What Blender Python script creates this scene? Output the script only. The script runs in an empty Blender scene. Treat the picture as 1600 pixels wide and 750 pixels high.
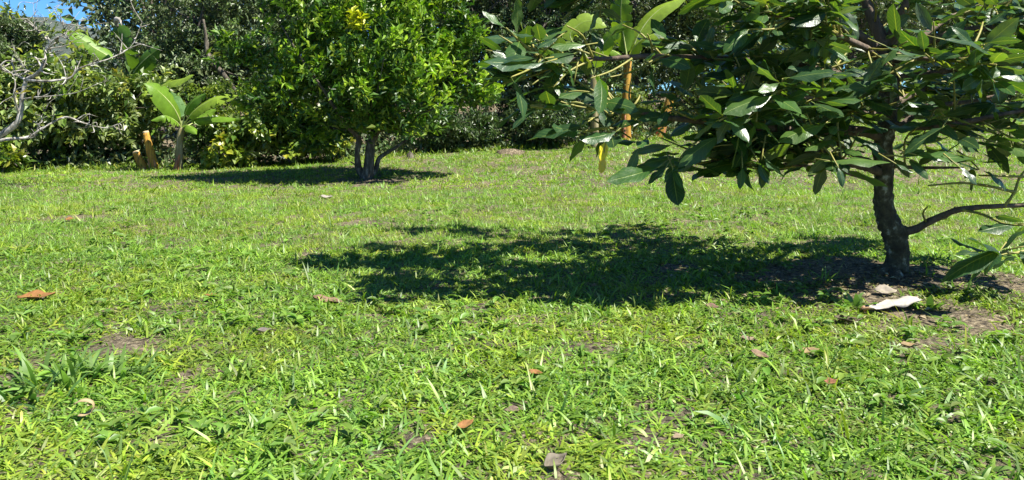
import bpy, math, random
import numpy as np
from mathutils import Vector, Matrix

random.seed(7)
RNG = np.random.default_rng(11)
scn = bpy.context.scene
col = scn.collection

# ------------------------------------------------------------------ camera, sky, sun, exposure
CAM_H, F, HOR = 1.1, 1150.0, 160.0
cam_d = bpy.data.cameras.new('camera')
cam = bpy.data.objects.new('camera', cam_d)
col.objects.link(cam)
cam.location = (0, 0, CAM_H)
cam.rotation_euler = (math.radians(90), 0, 0)
cam_d.sensor_width = 36
cam_d.lens = F / 1600 * 36
cam_d.shift_y = -(375 - HOR) / 1600
cam_d.clip_start, cam_d.clip_end = 0.05, 3000
scn.camera = cam

SUN_EL, SUN_AZ = math.radians(56), math.radians(-25)      # azimuth measured from +X towards +Y
sdir = Vector((math.cos(SUN_EL) * math.cos(SUN_AZ), math.cos(SUN_EL) * math.sin(SUN_AZ), math.sin(SUN_EL)))
sun_d = bpy.data.lights.new('sun', 'SUN')
sun_d.energy, sun_d.angle, sun_d.color = 4.8, math.radians(0.5), (1.0, 0.95, 0.86)
sun = bpy.data.objects.new('sun', sun_d)
col.objects.link(sun)
sun.rotation_euler = sdir.to_track_quat('Z', 'Y').to_euler()
sun.location = (20, -6, 30)

world = bpy.data.worlds.new('World')
scn.world = world
world.use_nodes = True
nt = world.node_tree
bg = nt.nodes['Background']
sky = nt.nodes.new('ShaderNodeTexSky')
sky.sky_type = 'NISHITA'
sky.sun_disc = False
sky.sun_elevation = SUN_EL
sky.sun_rotation = math.pi / 2 - SUN_AZ
sky.air_density, sky.dust_density, sky.ozone_density = 0.7, 0.0, 5.0
cn = nt.nodes.new('ShaderNodeTexNoise')
cn.inputs['Scale'].default_value, cn.inputs['Detail'].default_value = 3.1, 6
tc = nt.nodes.new('ShaderNodeTexCoord')
nt.links.new(tc.outputs['Generated'], cn.inputs['Vector'])
cr = nt.nodes.new('ShaderNodeValToRGB')
cr.color_ramp.elements[0].position, cr.color_ramp.elements[1].position = 0.60, 0.78
nt.links.new(cn.outputs['Fac'], cr.inputs['Fac'])
cm = nt.nodes.new('ShaderNodeMixRGB')
cm.inputs['Color2'].default_value = (9, 9.4, 10, 1)
nt.links.new(cr.outputs['Color'], cm.inputs['Fac'])
tn = nt.nodes.new('ShaderNodeMixRGB'); tn.blend_type = 'MULTIPLY'; tn.inputs['Fac'].default_value = 1
tn.inputs['Color2'].default_value = (0.5, 0.85, 1.1, 1)
nt.links.new(sky.outputs['Color'], tn.inputs['Color1'])
nt.links.new(tn.outputs['Color'], cm.inputs['Color1'])
nt.links.new(cm.outputs['Color'], bg.inputs['Color'])
bg.inputs['Strength'].default_value = 0.06

scn.view_settings.view_transform = 'Standard'
scn.view_settings.look = 'None'
scn.view_settings.gamma = 1
scn.view_settings.exposure = 1.42
scn.render.engine = 'CYCLES'
scn.cycles.max_bounces = 6
scn.cycles.transmission_bounces = 4
scn.cycles.diffuse_bounces = 3

# ------------------------------------------------------------------ helpers
def sstep(a, b, x):
    t = np.clip((np.asarray(x, float) - a) / (b - a), 0, 1)
    return t * t * (3 - 2 * t)

def vnoise(x, y, s=0):
    x = np.asarray(x, float); y = np.asarray(y, float)
    xi, yi = np.floor(x).astype(np.int64), np.floor(y).astype(np.int64)
    fx, fy = x - xi, y - yi
    fx, fy = fx * fx * (3 - 2 * fx), fy * fy * (3 - 2 * fy)
    def h(a, b):
        n = (a * 374761393 + b * 668265263 + s * 974634777) & 0x7fffffff
        n = ((n ^ (n >> 13)) * 1274126177) & 0x7fffffff
        return ((n ^ (n >> 16)) & 0xffff) / 65535.0
    return (h(xi, yi) * (1 - fx) + h(xi + 1, yi) * fx) * (1 - fy) + (h(xi, yi + 1) * (1 - fx) + h(xi + 1, yi + 1) * fx) * fy

def fbm(x, y, s=0, o=4):
    a, t, n = 0.5, 0, 0
    for k in range(o):
        t = t + a * vnoise(x * 2 ** k, y * 2 ** k, s + k); n += a; a *= 0.5
    return t / n

def gz(x, y):
    """height of the lawn: flat by the camera, rising gently away and to the right"""
    x = np.asarray(x, float); y = np.asarray(y, float)
    g = np.clip((x + 5.5) * 0.042, 0, 0.75)
    z = sstep(6, 16, y) * g
    z = z + sstep(17, 40, y) * 1.6
    z = z + (fbm(x * 0.8, y * 0.8, 5) - 0.5) * 0.05
    z = z + 0.22 * np.exp(-(((x - 2.3) / 0.9) ** 2 + ((y - 4.8) / 0.7) ** 2)) * 0.25
    return z

def W(px, py, d):
    """point seen at photo pixel px,py at depth d"""
    return Vector(((px - 800) / F * d, d, CAM_H - (py - HOR) / F * d))

def G(px, py):
    """ground point under photo pixel"""
    d = 1.0
    while d < 60:
        p = W(px, py, d)
        if p.z <= float(gz(p.x, p.y)):
            break
        d += 0.01
    return Vector((p.x, p.y, float(gz(p.x, p.y))))

def mesh_np(name, V, faces, mat, parent=None, C=None, UV=None, smooth=True):
    """faces: list of int arrays (n,k); C: colour per vertex"""
    me = bpy.data.meshes.new(name)
    V = np.asarray(V, np.float32)
    faces = [np.asarray(f, np.int32) for f in faces if len(f)]
    me.vertices.add(len(V)); me.vertices.foreach_set('co', V.ravel())
    loops = np.concatenate([f.ravel() for f in faces])
    tot = np.concatenate([np.full(len(f), f.shape[1], np.int32) for f in faces])
    start = np.concatenate([[0], np.cumsum(tot)[:-1]]).astype(np.int32)
    me.loops.add(len(loops)); me.loops.foreach_set('vertex_index', loops)
    me.polygons.add(len(tot)); me.polygons.foreach_set('loop_start', start)
    try: me.polygons.foreach_set('loop_total', tot)
    except Exception: pass
    me.polygons.foreach_set('use_smooth', np.full(len(tot), smooth, bool))
    if C is not None:
        C = np.asarray(C, np.float32)
        if C.shape[1] == 3: C = np.hstack([C, np.ones((len(C), 1), np.float32)])
        a = me.attributes.new('Col', 'FLOAT_COLOR', 'POINT'); a.data.foreach_set('color', C.ravel())
    if UV is not None:
        l = me.uv_layers.new(name='UVMap'); l.data.foreach_set('uv', np.asarray(UV, np.float32)[loops].ravel())
    me.update(calc_edges=True)
    me.materials.append(mat)
    return link(name, me, parent)

def link(name, me, parent=None):
    o = bpy.data.objects.new(name, me); col.objects.link(o)
    if parent is not None:
        o.parent = parent
        o.matrix_parent_inverse = parent.matrix_basis.inverted()
    return o

def tag(o, label=None, cat=None, group=None, kind=None):
    for k, v in (('label', label), ('category', cat), ('group', group), ('kind', kind)):
        if v: o[k] = v
    return o

def thing(name, loc, label, cat, group=None):
    o = bpy.data.objects.new(name, None); col.objects.link(o)
    o.empty_display_size = 0.2
    o.location = loc
    return tag(o, label, cat, group)

class Geo:
    """collects tubes and shells for one mesh"""
    def __init__(s): s.V, s.Q, s.T, s.n = [], [], [], 0
    def add(s, V, Q=None, T=None):
        V = np.asarray(V, float)
        s.V.append(V)
        if Q is not None and len(Q): s.Q.append(np.asarray(Q) + s.n)
        if T is not None and len(T): s.T.append(np.asarray(T) + s.n)
        s.n += len(V)
    def tube(s, pts, rad, sides=8, sub=4, rough=0.06, cap=True, seed=0):
        P, R = crom(pts, rad, sub)
        n = len(P)
        T = np.gradient(P, axis=0); T /= np.linalg.norm(T, axis=1)[:, None] + 1e-9
        up = np.array([0.3, 0.9, 0.2]) if abs(T[0][1]) < 0.8 else np.array([1., 0, 0.2])
        V = []
        ang = np.linspace(0, 2 * np.pi, sides, endpoint=False)
        u = np.cross(T[0], up); u /= np.linalg.norm(u)
        r = np.random.default_rng(seed + n)
        nz = r.normal(0, rough, (n, sides))
        for i in range(n):
            u = u - T[i] * np.dot(u, T[i]); u /= np.linalg.norm(u)
            w = np.cross(T[i], u)
            rr = R[i] * (1 + nz[i])
            V.append(P[i] + (np.cos(ang) * rr)[:, None] * u + (np.sin(ang) * rr)[:, None] * w)
        V = np.concatenate(V)
        k = np.arange(sides); k2 = (k + 1) % sides
        Q = np.concatenate([np.stack([i * sides + k, i * sides + k2, (i + 1) * sides + k2, (i + 1) * sides + k], 1) for i in range(n - 1)])
        Tt = []
        if cap:
            V = np.vstack([V, P[-1] + T[-1] * R[-1] * 0.3, P[0]])
            b = (n - 1) * sides
            Tt = [(b + a, b + c, n * sides) for a, c in zip(k, k2)] + [(c, a, n * sides + 1) for a, c in zip(k, k2)]
        s.add(V, Q, Tt)
        return P
    def build(s, name, mat, parent=None, smooth=True):
        f = []
        if s.Q: f.append(np.concatenate(s.Q))
        if s.T: f.append(np.concatenate(s.T))
        return mesh_np(name, np.concatenate(s.V), f, mat, parent, smooth=smooth)

def crom(pts, rad, sub):
    P = np.array([list(p) for p in pts], float); R = np.array(rad, float)
    if len(R) != len(P): R = np.interp(np.linspace(0, 1, len(P)), np.linspace(0, 1, len(R)), R)
    E = np.vstack([2 * P[0] - P[1], P, 2 * P[-1] - P[-2]])
    out, ro = [], []
    for i in range(len(P) - 1):
        a, b, c, d = E[i:i + 4]
        for t in np.arange(sub) / sub:
            out.append(0.5 * ((2 * b) + (c - a) * t + (2 * a - 5 * b + 4 * c - d) * t * t + (3 * b - a - 3 * c + d) * t ** 3))
            ro.append(R[i] * (1 - t) + R[i + 1] * t)
    out.append(P[-1]); ro.append(R[-1])
    return np.array(out), np.array(ro)

# ------------------------------------------------------------------ materials
def nmat(name):
    m = bpy.data.materials.new(name); m.use_nodes = True
    n = m.node_tree; return m, n, n.nodes['Principled BSDF'], n.nodes['Material Output']

def ramp(n, src, stops):
    r = n.nodes.new('ShaderNodeValToRGB')
    e = r.color_ramp.elements
    while len(e) < len(stops): e.new(0.5)
    for k, (p, c) in enumerate(stops):
        e[k].position = p; e[k].color = (*c, 1) if len(c) == 3 else c
    n.links.new(src, r.inputs['Fac']); return r

def noise(n, scale, detail=5, vec=None, rough=0.6):
    t = n.nodes.new('ShaderNodeTexNoise')
    t.inputs['Scale'].default_value, t.inputs['Detail'].default_value, t.inputs['Roughness'].default_value = scale, detail, rough
    if vec is not None: n.links.new(vec, t.inputs['Vector'])
    return t

def mixc(n, a, b, f, mode='MIX'):
    x = n.nodes.new('ShaderNodeMixRGB'); x.blend_type = mode
    for s, v in (('Fac', f), ('Color1', a), ('Color2', b)):
        if hasattr(v, 'links'): n.links.new(v, x.inputs[s])
        elif isinstance(v, (int, float)): x.inputs[s].default_value = v
        else: x.inputs[s].default_value = (*v, 1)
    return x.outputs['Color']

def leaf_mat(name, rough=0.42, transl=0.35, spec=0.5, back=0.35, veins=0, tgain=(1.5, 1.35, 0.6)):
    m, n, b, out = nmat(name)
    at = n.nodes.new('ShaderNodeAttribute'); at.attribute_name = 'Col'
    c = at.outputs['Color']
    geo = n.nodes.new('ShaderNodeNewGeometry')
    gn = noise(n, 9, 3, geo.outputs['Position'])
    gr = ramp(n, gn.outputs['Fac'], [(0.3, (0.82, 0.82, 0.82)), (0.7, (1.15, 1.15, 1.1))])
    c = mixc(n, c, gr.outputs['Color'], 1.0, 'MULTIPLY')
    if veins:
        uv = n.nodes.new('ShaderNodeUVMap'); uv.uv_map = 'UVMap'
        sp = n.nodes.new('ShaderNodeSeparateXYZ'); n.links.new(uv.outputs['UV'], sp.inputs[0])
        ab = n.nodes.new('ShaderNodeMath'); ab.operation = 'ABSOLUTE'; n.links.new(sp.outputs['X'], ab.inputs[0])
        mid = ramp(n, ab.outputs[0], [(0.0, (0.8, 0.8, 0.8)), (0.06, (0, 0, 0))])
        # side veins: v minus half of |u| in repeating bands
        ma = n.nodes.new('ShaderNodeMath'); ma.operation = 'MULTIPLY_ADD'
        n.links.new(ab.outputs[0], ma.inputs[0]); ma.inputs[1].default_value = -0.22; n.links.new(sp.outputs['Y'], ma.inputs[2])
        mu = n.nodes.new('ShaderNodeMath'); mu.operation = 'MULTIPLY'; n.links.new(ma.outputs[0], mu.inputs[0]); mu.inputs[1].default_value = veins
        fr = n.nodes.new('ShaderNodeMath'); fr.operation = 'PINGPONG'; n.links.new(mu.outputs[0], fr.inputs[0]); fr.inputs[1].default_value = 0.5
        sv = ramp(n, fr.outputs[0], [(0.0, (0.16, 0.16, 0.16)), (0.12, (0, 0, 0))])
        mx = n.nodes.new('ShaderNodeMath'); mx.operation = 'MAXIMUM'
        n.links.new(mid.outputs['Color'], mx.inputs[0]); n.links.new(sv.outputs['Color'], mx.inputs[1])
        c = mixc(n, c, (0.24, 0.32, 0.07), mx.outputs[0])
        bp = n.nodes.new('ShaderNodeBump'); bp.inputs['Strength'].default_value = 0.35; bp.inputs['Distance'].default_value = 0.004
        wv = noise(n, 26, 3, geo.outputs['Position']); hs = n.nodes.new('ShaderNodeMath'); hs.operation = 'MULTIPLY_ADD'
        n.links.new(wv.outputs['Fac'], hs.inputs[0]); hs.inputs[1].default_value = 2.2; n.links.new(mx.outputs[0], hs.inputs[2])
        n.links.new(hs.outputs[0], bp.inputs['Height']); n.links.new(bp.outputs['Normal'], b.inputs['Normal'])
    cb = mixc(n, c, (0.16, 0.21, 0.10), back)
    cf = mixc(n, c, cb, geo.outputs['Backfacing'])
    n.links.new(cf, b.inputs['Base Color'])
    b.inputs['Roughness'].default_value = rough
    b.inputs['Specular IOR Level'].default_value = spec
    tr = n.nodes.new('ShaderNodeBsdfTranslucent')
    n.links.new(mixc(n, c, tgain, 1.0, 'MULTIPLY'), tr.inputs['Color'])
    ms = n.nodes.new('ShaderNodeMixShader'); ms.inputs[0].default_value = transl
    n.links.new(b.outputs[0], ms.inputs[1]); n.links.new(tr.outputs[0], ms.inputs[2])
    n.links.new(ms.outputs[0], out.inputs['Surface'])
    return m

def bark_mat(name, stops, scale=14, bump=0.6, rough=0.9, stretch=(1, 1, 0.35)):
    m, n, b, out = nmat(name)
    t = n.nodes.new('ShaderNodeTexCoord')
    mp = n.nodes.new('ShaderNodeMapping'); mp.inputs['Scale'].default_value = stretch
    n.links.new(t.outputs['Object'], mp.inputs['Vector'])
    a = noise(n, scale, 8, mp.outputs['Vector'], 0.7)
    r = ramp(n, a.outputs['Fac'], stops)
    n.links.new(r.outputs['Color'], b.inputs['Base Color'])
    b.inputs['Roughness'].default_value = rough
    f = noise(n, scale * 3, 6, mp.outputs['Vector'], 0.7)
    bp = n.nodes.new('ShaderNodeBump'); bp.inputs['Strength'].default_value = bump; bp.inputs['Distance'].default_value = 0.02
    n.links.new(f.outputs['Fac'], bp.inputs['Height']); n.links.new(bp.outputs['Normal'], b.inputs['Normal'])
    return m

M = {}
M['grass'] = leaf_mat('grass_blade', 0.45, 0.38, 0.5, 0.1, tgain=(1.22, 1.42, 0.6))
M['citrus'] = leaf_mat('citrus_leaf', 0.42, 0.30, 0.5, 0.15, tgain=(1.25, 1.5, 0.5))
M['forest'] = leaf_mat('forest_leaf', 0.42, 0.16, 0.6, 0.3)
M['shrub'] = leaf_mat('shrub_leaf', 0.40, 0.30, 0.6, 0.35, tgain=(1.3, 1.4, 0.6))
M['avocado'] = leaf_mat('avocado_leaf', 0.36, 0.32, 0.62, 0.30, veins=9, tgain=(2.6, 2.3, 0.5))
M['banana'] = leaf_mat('banana_leaf', 0.45, 0.42, 0.4, 0.0, veins=44)
M['dry'] = leaf_mat('dry_leaf', 0.7, 0.15, 0.25, 0.0, veins=9, tgain=(1, 1, 1))
M['avobark'] = bark_mat('avocado_bark', [(0.36, (0.03, 0.025, 0.016)), (0.52, (0.075, 0.065, 0.035)), (0.58, (0.14, 0.13, 0.08)), (0.63, (0.34, 0.34, 0.27))], 16, 0.8, 0.9, (1, 1, 0.8))
M['branch'] = bark_mat('avocado_branch_bark', [(0.35, (0.05, 0.035, 0.025)), (0.6, (0.15, 0.11, 0.075)), (0.75, (0.26, 0.21, 0.16))], 20, 0.4)
M['twig'] = bark_mat('green_twig', [(0.4, (0.16, 0.17, 0.035)), (0.6, (0.30, 0.27, 0.06))], 20, 0.1, 0.6)
M['citbark'] = bark_mat('citrus_bark', [(0.35, (0.035, 0.03, 0.02)), (0.55, (0.10, 0.085, 0.06)), (0.68, (0.27, 0.25, 0.20))], 18, 0.6)
M['greybark'] = bark_mat('pale_bark', [(0.35, (0.06, 0.052, 0.04)), (0.48, (0.26, 0.24, 0.20)), (0.6, (0.46, 0.44, 0.40))], 14, 0.5)
M['darkbark'] = bark_mat('forest_bark', [(0.35, (0.035, 0.03, 0.022)), (0.6, (0.13, 0.11, 0.085)), (0.75, (0.25, 0.23, 0.19))], 9, 0.6)
M['banstem'] = bark_mat('banana_stem', [(0.35, (0.09, 0.06, 0.02)), (0.45, (0.34, 0.17, 0.02)), (0.6, (0.50, 0.29, 0.03)), (0.78, (0.30, 0.24, 0.05))], 22, 0.6, 0.7, (2.5, 2.5, 0.12))
M['banstem_g'] = bark_mat('banana_stem_green', [(0.35, (0.07, 0.06, 0.03)), (0.5, (0.20, 0.17, 0.06)), (0.65, (0.34, 0.30, 0.20))], 9, 0.3, 0.5, (2.5, 2.5, 0.25))
M['bansheath'] = bark_mat('banana_dry_sheath', [(0.35, (0.16, 0.06, 0.03)), (0.55, (0.42, 0.17, 0.08)), (0.7, (0.5, 0.33, 0.2))], 9, 0.3, 0.6, (2.5, 2.5, 0.25))
M['redsheath'] = bark_mat('red_sheath', [(0.35, (0.35, 0.04, 0.02)), (0.6, (0.6, 0.10, 0.03))], 9, 0.3, 0.6)
M['cut'] = bark_mat('cut_stem_face', [(0.4, (0.35, 0.24, 0.12)), (0.6, (0.55, 0.45, 0.28))], 30, 0.3, 0.7)
M['midrib'] = bark_mat('banana_midrib', [(0.4, (0.30, 0.36, 0.10)), (0.6, (0.42, 0.46, 0.20))], 12, 0.1, 0.45)

# ground
m, n, b, out = nmat('soil'); M['soil'] = m
tcn = n.nodes.new('ShaderNodeTexCoord')
a1 = noise(n, 1.3, 6, tcn.outputs['Object']); a2 = noise(n, 38, 8, tcn.outputs['Object'], 0.75); a3 = noise(n, 160, 4, tcn.outputs['Object'], 0.7)
r1 = ramp(n, a2.outputs['Fac'], [(0.40, (0.035, 0.027, 0.017)), (0.48, (0.12, 0.095, 0.06)), (0.56, (0.24, 0.20, 0.13)), (0.66, (0.48, 0.42, 0.31))])
r2 = ramp(n, a1.outputs['Fac'], [(0.35, (0.6, 0.6, 0.55)), (0.65, (1.2, 1.15, 1.05))])
n.links.new(mixc(n, r1.outputs['Color'], r2.outputs['Color'], 1.0, 'MULTIPLY'), b.inputs['Base Color'])
b.inputs['Roughness'].default_value = 0.95
bp = n.nodes.new('ShaderNodeBump'); bp.inputs['Strength'].default_value = 0.9; bp.inputs['Distance'].default_value = 0.02
ad = n.nodes.new('ShaderNodeMath'); ad.operation = 'ADD'
n.links.new(a2.outputs['Fac'], ad.inputs[0]); n.links.new(a3.outputs['Fac'], ad.inputs[1])
n.links.new(ad.outputs[0], bp.inputs['Height']); n.links.new(bp.outputs['Normal'], b.inputs['Normal'])

m, n, b, out = nmat('far_forest'); M['hill'] = m
tcn = n.nodes.new('ShaderNodeTexCoord')
a1 = noise(n, 0.22, 8, tcn.outputs['Object'], 0.75)
r1 = ramp(n, a1.outputs['Fac'], [(0.35, (0.035, 0.05, 0.04)), (0.55, (0.09, 0.115, 0.095)), (0.7, (0.17, 0.19, 0.16))])
n.links.new(r1.outputs['Color'], b.inputs['Base Color']); b.inputs['Roughness'].default_value = 1
bp = n.nodes.new('ShaderNodeBump'); bp.inputs['Strength'].default_value = 1; bp.inputs['Distance'].default_value = 3
n.links.new(a1.outputs['Fac'], bp.inputs['Height']); n.links.new(bp.outputs['Normal'], b.inputs['Normal'])

# ------------------------------------------------------------------ ground and far hill
xs = np.unique(np.concatenate([np.linspace(-600, -25, 12), np.linspace(-25, -6, 60), np.linspace(-6, 8, 120), np.linspace(8, 25, 50), np.linspace(25, 600, 12)]))
ys = np.unique(np.concatenate([np.linspace(-300, -5, 6), np.linspace(-5, 1.5, 20), np.linspace(1.5, 9, 100), np.linspace(9, 30, 80), np.linspace(30, 1500, 14)]))
X, Y = np.meshgrid(xs, ys)
Z = gz(X, Y) + (fbm(X * 9, Y * 9, 31) - 0.5) * 0.03
nx, ny = len(xs), len(ys)
idx = np.arange(nx * ny).reshape(ny, nx)
Q = np.stack([idx[:-1, :-1].ravel(), idx[:-1, 1:].ravel(), idx[1:, 1:].ravel(), idx[1:, :-1].ravel()], 1)
tag(mesh_np('ground', np.stack([X.ravel(), Y.ravel(), Z.ravel()], 1), [Q], M['soil']), kind='structure')

# wooded hill far away, seen through the gap at the left
hx = np.linspace(-330, 60, 110); hy = np.linspace(90, 330, 60)
X, Y = np.meshgrid(hx, hy)
Z = 33 * np.exp(-(((X + 190) / 95) ** 2)) * sstep(95, 230, Y) + (fbm(X * 0.12, Y * 0.12, 77, 5) - 0.5) * 9 * sstep(90, 130, Y) - 2
nx, ny = len(hx), len(hy); idx = np.arange(nx * ny).reshape(ny, nx)
Q = np.stack([idx[:-1, :-1].ravel(), idx[:-1, 1:].ravel(), idx[1:, 1:].ravel(), idx[1:, :-1].ravel()], 1)
tag(mesh_np('hill', np.stack([X.ravel(), Y.ravel(), Z.ravel()], 1), [Q], M['hill']), kind='structure')

# ------------------------------------------------------------------ leaf clouds
def tpl(nseg, wprof, fold=0.25, curl=0.15):
    """leaf template: midrib + two edges; returns V(n,3: across,along,normal), tris/quads, uv"""
    V, UV = [], []
    for i in range(nseg + 1):
        t = i / nseg
        w = np.interp(t, np.linspace(0, 1, len(wprof)), wprof) * 0.5
        z = -curl * t * t
        V += [(-w, t, z + fold * w), (0, t, z), (w, t, z + fold * w)]
        UV += [(-1, t), (0, t), (1, t)]
    Qs = []
    for i in range(nseg):
        a = i * 3; Qs += [(a, a + 1, a + 4, a + 3), (a + 1, a + 2, a + 5, a + 4)]
    return np.array(V, float), np.array(Qs), np.array(UV, float)

T_FAR = (np.array([(0, 0, 0), (-0.5, 0.5, 0.12), (0, 1, -0.1), (0.5, 0.5, 0.12)], float), np.array([(0, 2, 1), (0, 3, 2)]), None)
T_MID = tpl(2, [0.1, 1.0, 0.04], 0.35, 0.2)

def norm(a): return a / (np.linalg.norm(a, axis=-1, keepdims=True) + 1e-9)

def frames(t, nrm):
    t = norm(t); nn = norm(nrm - t * np.sum(t * nrm, 1, keepdims=True)); b = np.cross(t, nn)
    return b, t, nn

def leaves_arrays(pos, t, nrm, ln, wd, C, template):
    TV, TF, _ = template
    b, t, nn = frames(t, nrm)
    V = pos[:, None, :] + TV[None, :, 0:1] * (b * wd[:, None])[:, None, :] + TV[None, :, 1:2] * (t * ln[:, None])[:, None, :] + TV[None, :, 2:3] * (nn * ln[:, None])[:, None, :]
    n, k = len(pos), len(TV)
    Fc = (TF[None] + (np.arange(n) * k)[:, None, None]).reshape(-1, TF.shape[1])
    return V.reshape(-1, 3), Fc, np.repeat(C, k, 0)

def leaf_cloud(name, pos, t, nrm, ln, wd, C, template, mat, parent):
    V, Fc, CC = leaves_arrays(pos, t, nrm, ln, wd, C, template)
    return mesh_np(name, V, [Fc], mat, parent, CC, smooth=False)

def pick(pal, n, rng):
    w = np.array([p[1] for p in pal], float); w /= w.sum()
    c = np.array([p[0] for p in pal], float)[rng.choice(len(pal), n, p=w)]
    return c * rng.uniform(0.75, 1.25, (n, 1)) * rng.uniform(0.92, 1.08, (n, 3))

def rdir(n, rng): return norm(rng.normal(0, 1, (n, 3)))

def sprays(centers, outd, per, leaf, aspect, pal, rng, spread=0.16, up=0.55, flat=0.5, droop=0.0):
    """leafy twigs: per leaves around each twig centre, along its outward direction"""
    n = len(centers) * per
    c = np.repeat(centers, per, 0); d = np.repeat(outd, per, 0)
    s = np.tile(np.linspace(0, 1, per), len(centers))[:, None]
    d = norm(d + np.array([0, 0, 0.25 - droop]))
    pos = c + d * (s - 0.5) * spread * 2 + rng.normal(0, spread * 0.16, (n, 3))
    t = norm(d * 0.7 + rdir(n, rng) * 0.9 + np.array([0, 0, -droop]))
    nrm = norm(np.array([0, 0, up]) + rdir(n, rng) * flat + d * 0.25)
    ln = leaf * rng.uniform(0.65, 1.25, n); wd = ln * aspect * rng.uniform(0.8, 1.2, n)
    cc = pick(pal, len(centers), rng).repeat(per, 0) * 0.5 + pick(pal, n, rng) * 0.5
    return pos, t, nrm, ln, wd, cc

def crown_points(blobs, ntw, rng, shell=0.45, lo=None, clump=0):
    """twig centres inside a union of ellipsoids, most of them in the outer shell"""
    vol = np.array([b[3] * b[4] * b[5] for b in blobs]) ** 0.7
    k = rng.choice(len(blobs), ntw, p=vol / vol.sum())
    B = np.array(blobs)[k]
    d = rdir(ntw, rng)
    r = (1 - shell * rng.random((ntw, 1)) ** 1.6)
    p = B[:, :3] + d * r * B[:, 3:6]
    if clump:                                                # gather the twigs into boughs with gaps between
        nc = max(6, ntw // clump); k2 = rng.integers(0, nc, ntw)
        sz = np.linalg.norm(B[k2, 3:6], axis=1, keepdims=True) * .12 * np.array([1.25, 1.0, .6])
        p = np.where(rng.random((ntw, 1)) < .85, p[k2] + rng.normal(0, 1, (ntw, 3)) * sz, p); d = norm(d[k2] + rdir(ntw, rng) * .7)
    if lo is not None:
        ok = p[:, 2] > lo; p, d = p[ok], d[ok]
    return p, d

LIME = (0.20, 0.27, 0.018); MID = (0.085, 0.16, 0.018); DARK = (0.032, 0.07, 0.016); GREY = (0.085, 0.115, 0.05)
YEL = (0.38, 0.34, 0.03); BRN = (0.20, 0.12, 0.06); PALE = (0.16, 0.20, 0.085); DEEP = (0.05, 0.105, 0.02)

def make_tree(name, label, cat, px, d, top, half, pal, leaf, ntw, per=14, bot=None, depth=None, mat='forest', group=None,
              trunk_r=0.06, seed=1, nblob=9, template=T_FAR, aspect=0.45, bark='darkbark', spread=None, droop=0.1, up=0.55, shell=0.5, lean=0, parts=('trunk', 'crown'), clump=11):
    """tree or bush: px centre column, d depth, top row, half width in photo px, bot = row of the lowest leaves"""
    rng = np.random.default_rng(seed)
    x = (px - 800) / F * d; gy = float(gz(x, d))
    zt = CAM_H - (top - HOR) / F * d
    zb = gy + 0.05 if bot is None else CAM_H - (bot - HOR) / F * d
    hw = half / F * d
    dp = depth if depth else hw * 0.8
    t = thing(name, (x, d, gy), label, cat, group)
    zc, hz = (zt + zb) / 2, (zt - zb) / 2
    blobs = []
    for k in range(nblob):
        q = rdir(1, rng)[0] * rng.uniform(0.35, 0.75)
        s = rng.uniform(0.32, 0.5)
        blobs.append((x + lean + q[0] * hw, d + q[1] * dp, zc + q[2] * hz, hw * s, dp * s, hz * s))
    blobs.append((x + lean, d, zc, hw * 0.6, dp * 0.6, hz * 0.6))
    p, od = crown_points(blobs, ntw, rng, shell, gy + 0.03, clump)
    leaf_cloud(parts[1], *sprays(p, od, per, leaf, aspect, pal, rng, spread or leaf * 1.5, up=up, droop=droop), template, M[mat], t)
    g = Geo()
    base = Vector((x, d, gy - 0.05))
    fork = Vector((x + lean * 0.4 + rng.normal(0, 0.06), d, gy + max(0.25, (zc - gy) * 0.55)))
    g.tube([base, (base + fork) / 2 + Vector((rng.normal(0, .04), 0, 0)), fork], [trunk_r * 1.2, trunk_r, trunk_r * 0.8], 8, 4, 0.05, seed=seed)
    for k, bb in enumerate(blobs):
        e = Vector(bb[:3]) + Vector((0, 0, bb[5] * 0.4))
        mid = fork.lerp(e, 0.5) + Vector(rng.normal(0, 0.12, 3))
        g.tube([fork, mid, e], [trunk_r * 0.55, trunk_r * 0.35, trunk_r * 0.12], 6, 4, 0.05, seed=seed + k)
        for q in range(3):
            e2 = Vector(bb[:3]) + Vector(rdir(1, rng)[0] * np.array(bb[3:6]) * 0.9)
            g.tube([mid.lerp(e, 0.4), mid.lerp(e2, 0.6) + Vector(rng.normal(0, 0.06, 3)), e2], [trunk_r * 0.25, trunk_r * 0.15, trunk_r * 0.06], 5, 3, 0.05, seed=seed + k)
    g.build(parts[0], M[bark], t)
    return t

FOREST = [(DARK, 2.5), (DEEP, 3.5), (GREY, 4), (MID, 1.5), (PALE, 3)]  # grey and pale tones put the glints of lit leaves into the colour
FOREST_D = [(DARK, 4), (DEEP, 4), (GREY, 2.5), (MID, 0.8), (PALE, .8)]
FOREST_Y = [(MID, 3), (PALE, 3), (LIME, 2), (DEEP, 2), (YEL, 0.5)]
SHR = [((0.11, 0.19, 0.02), 4), (DEEP, 1.5), ((0.21, 0.26, 0.10), 5), (LIME, 1.8), (YEL, 0.4)]  # light grey-green tone also paints in the gloss highlights on the leaves
BRIGHT = [(LIME, 4), (MID, 3), (DEEP, 1), (YEL, 0.3)]

gF = 'trees of the wood behind the lawn'
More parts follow.
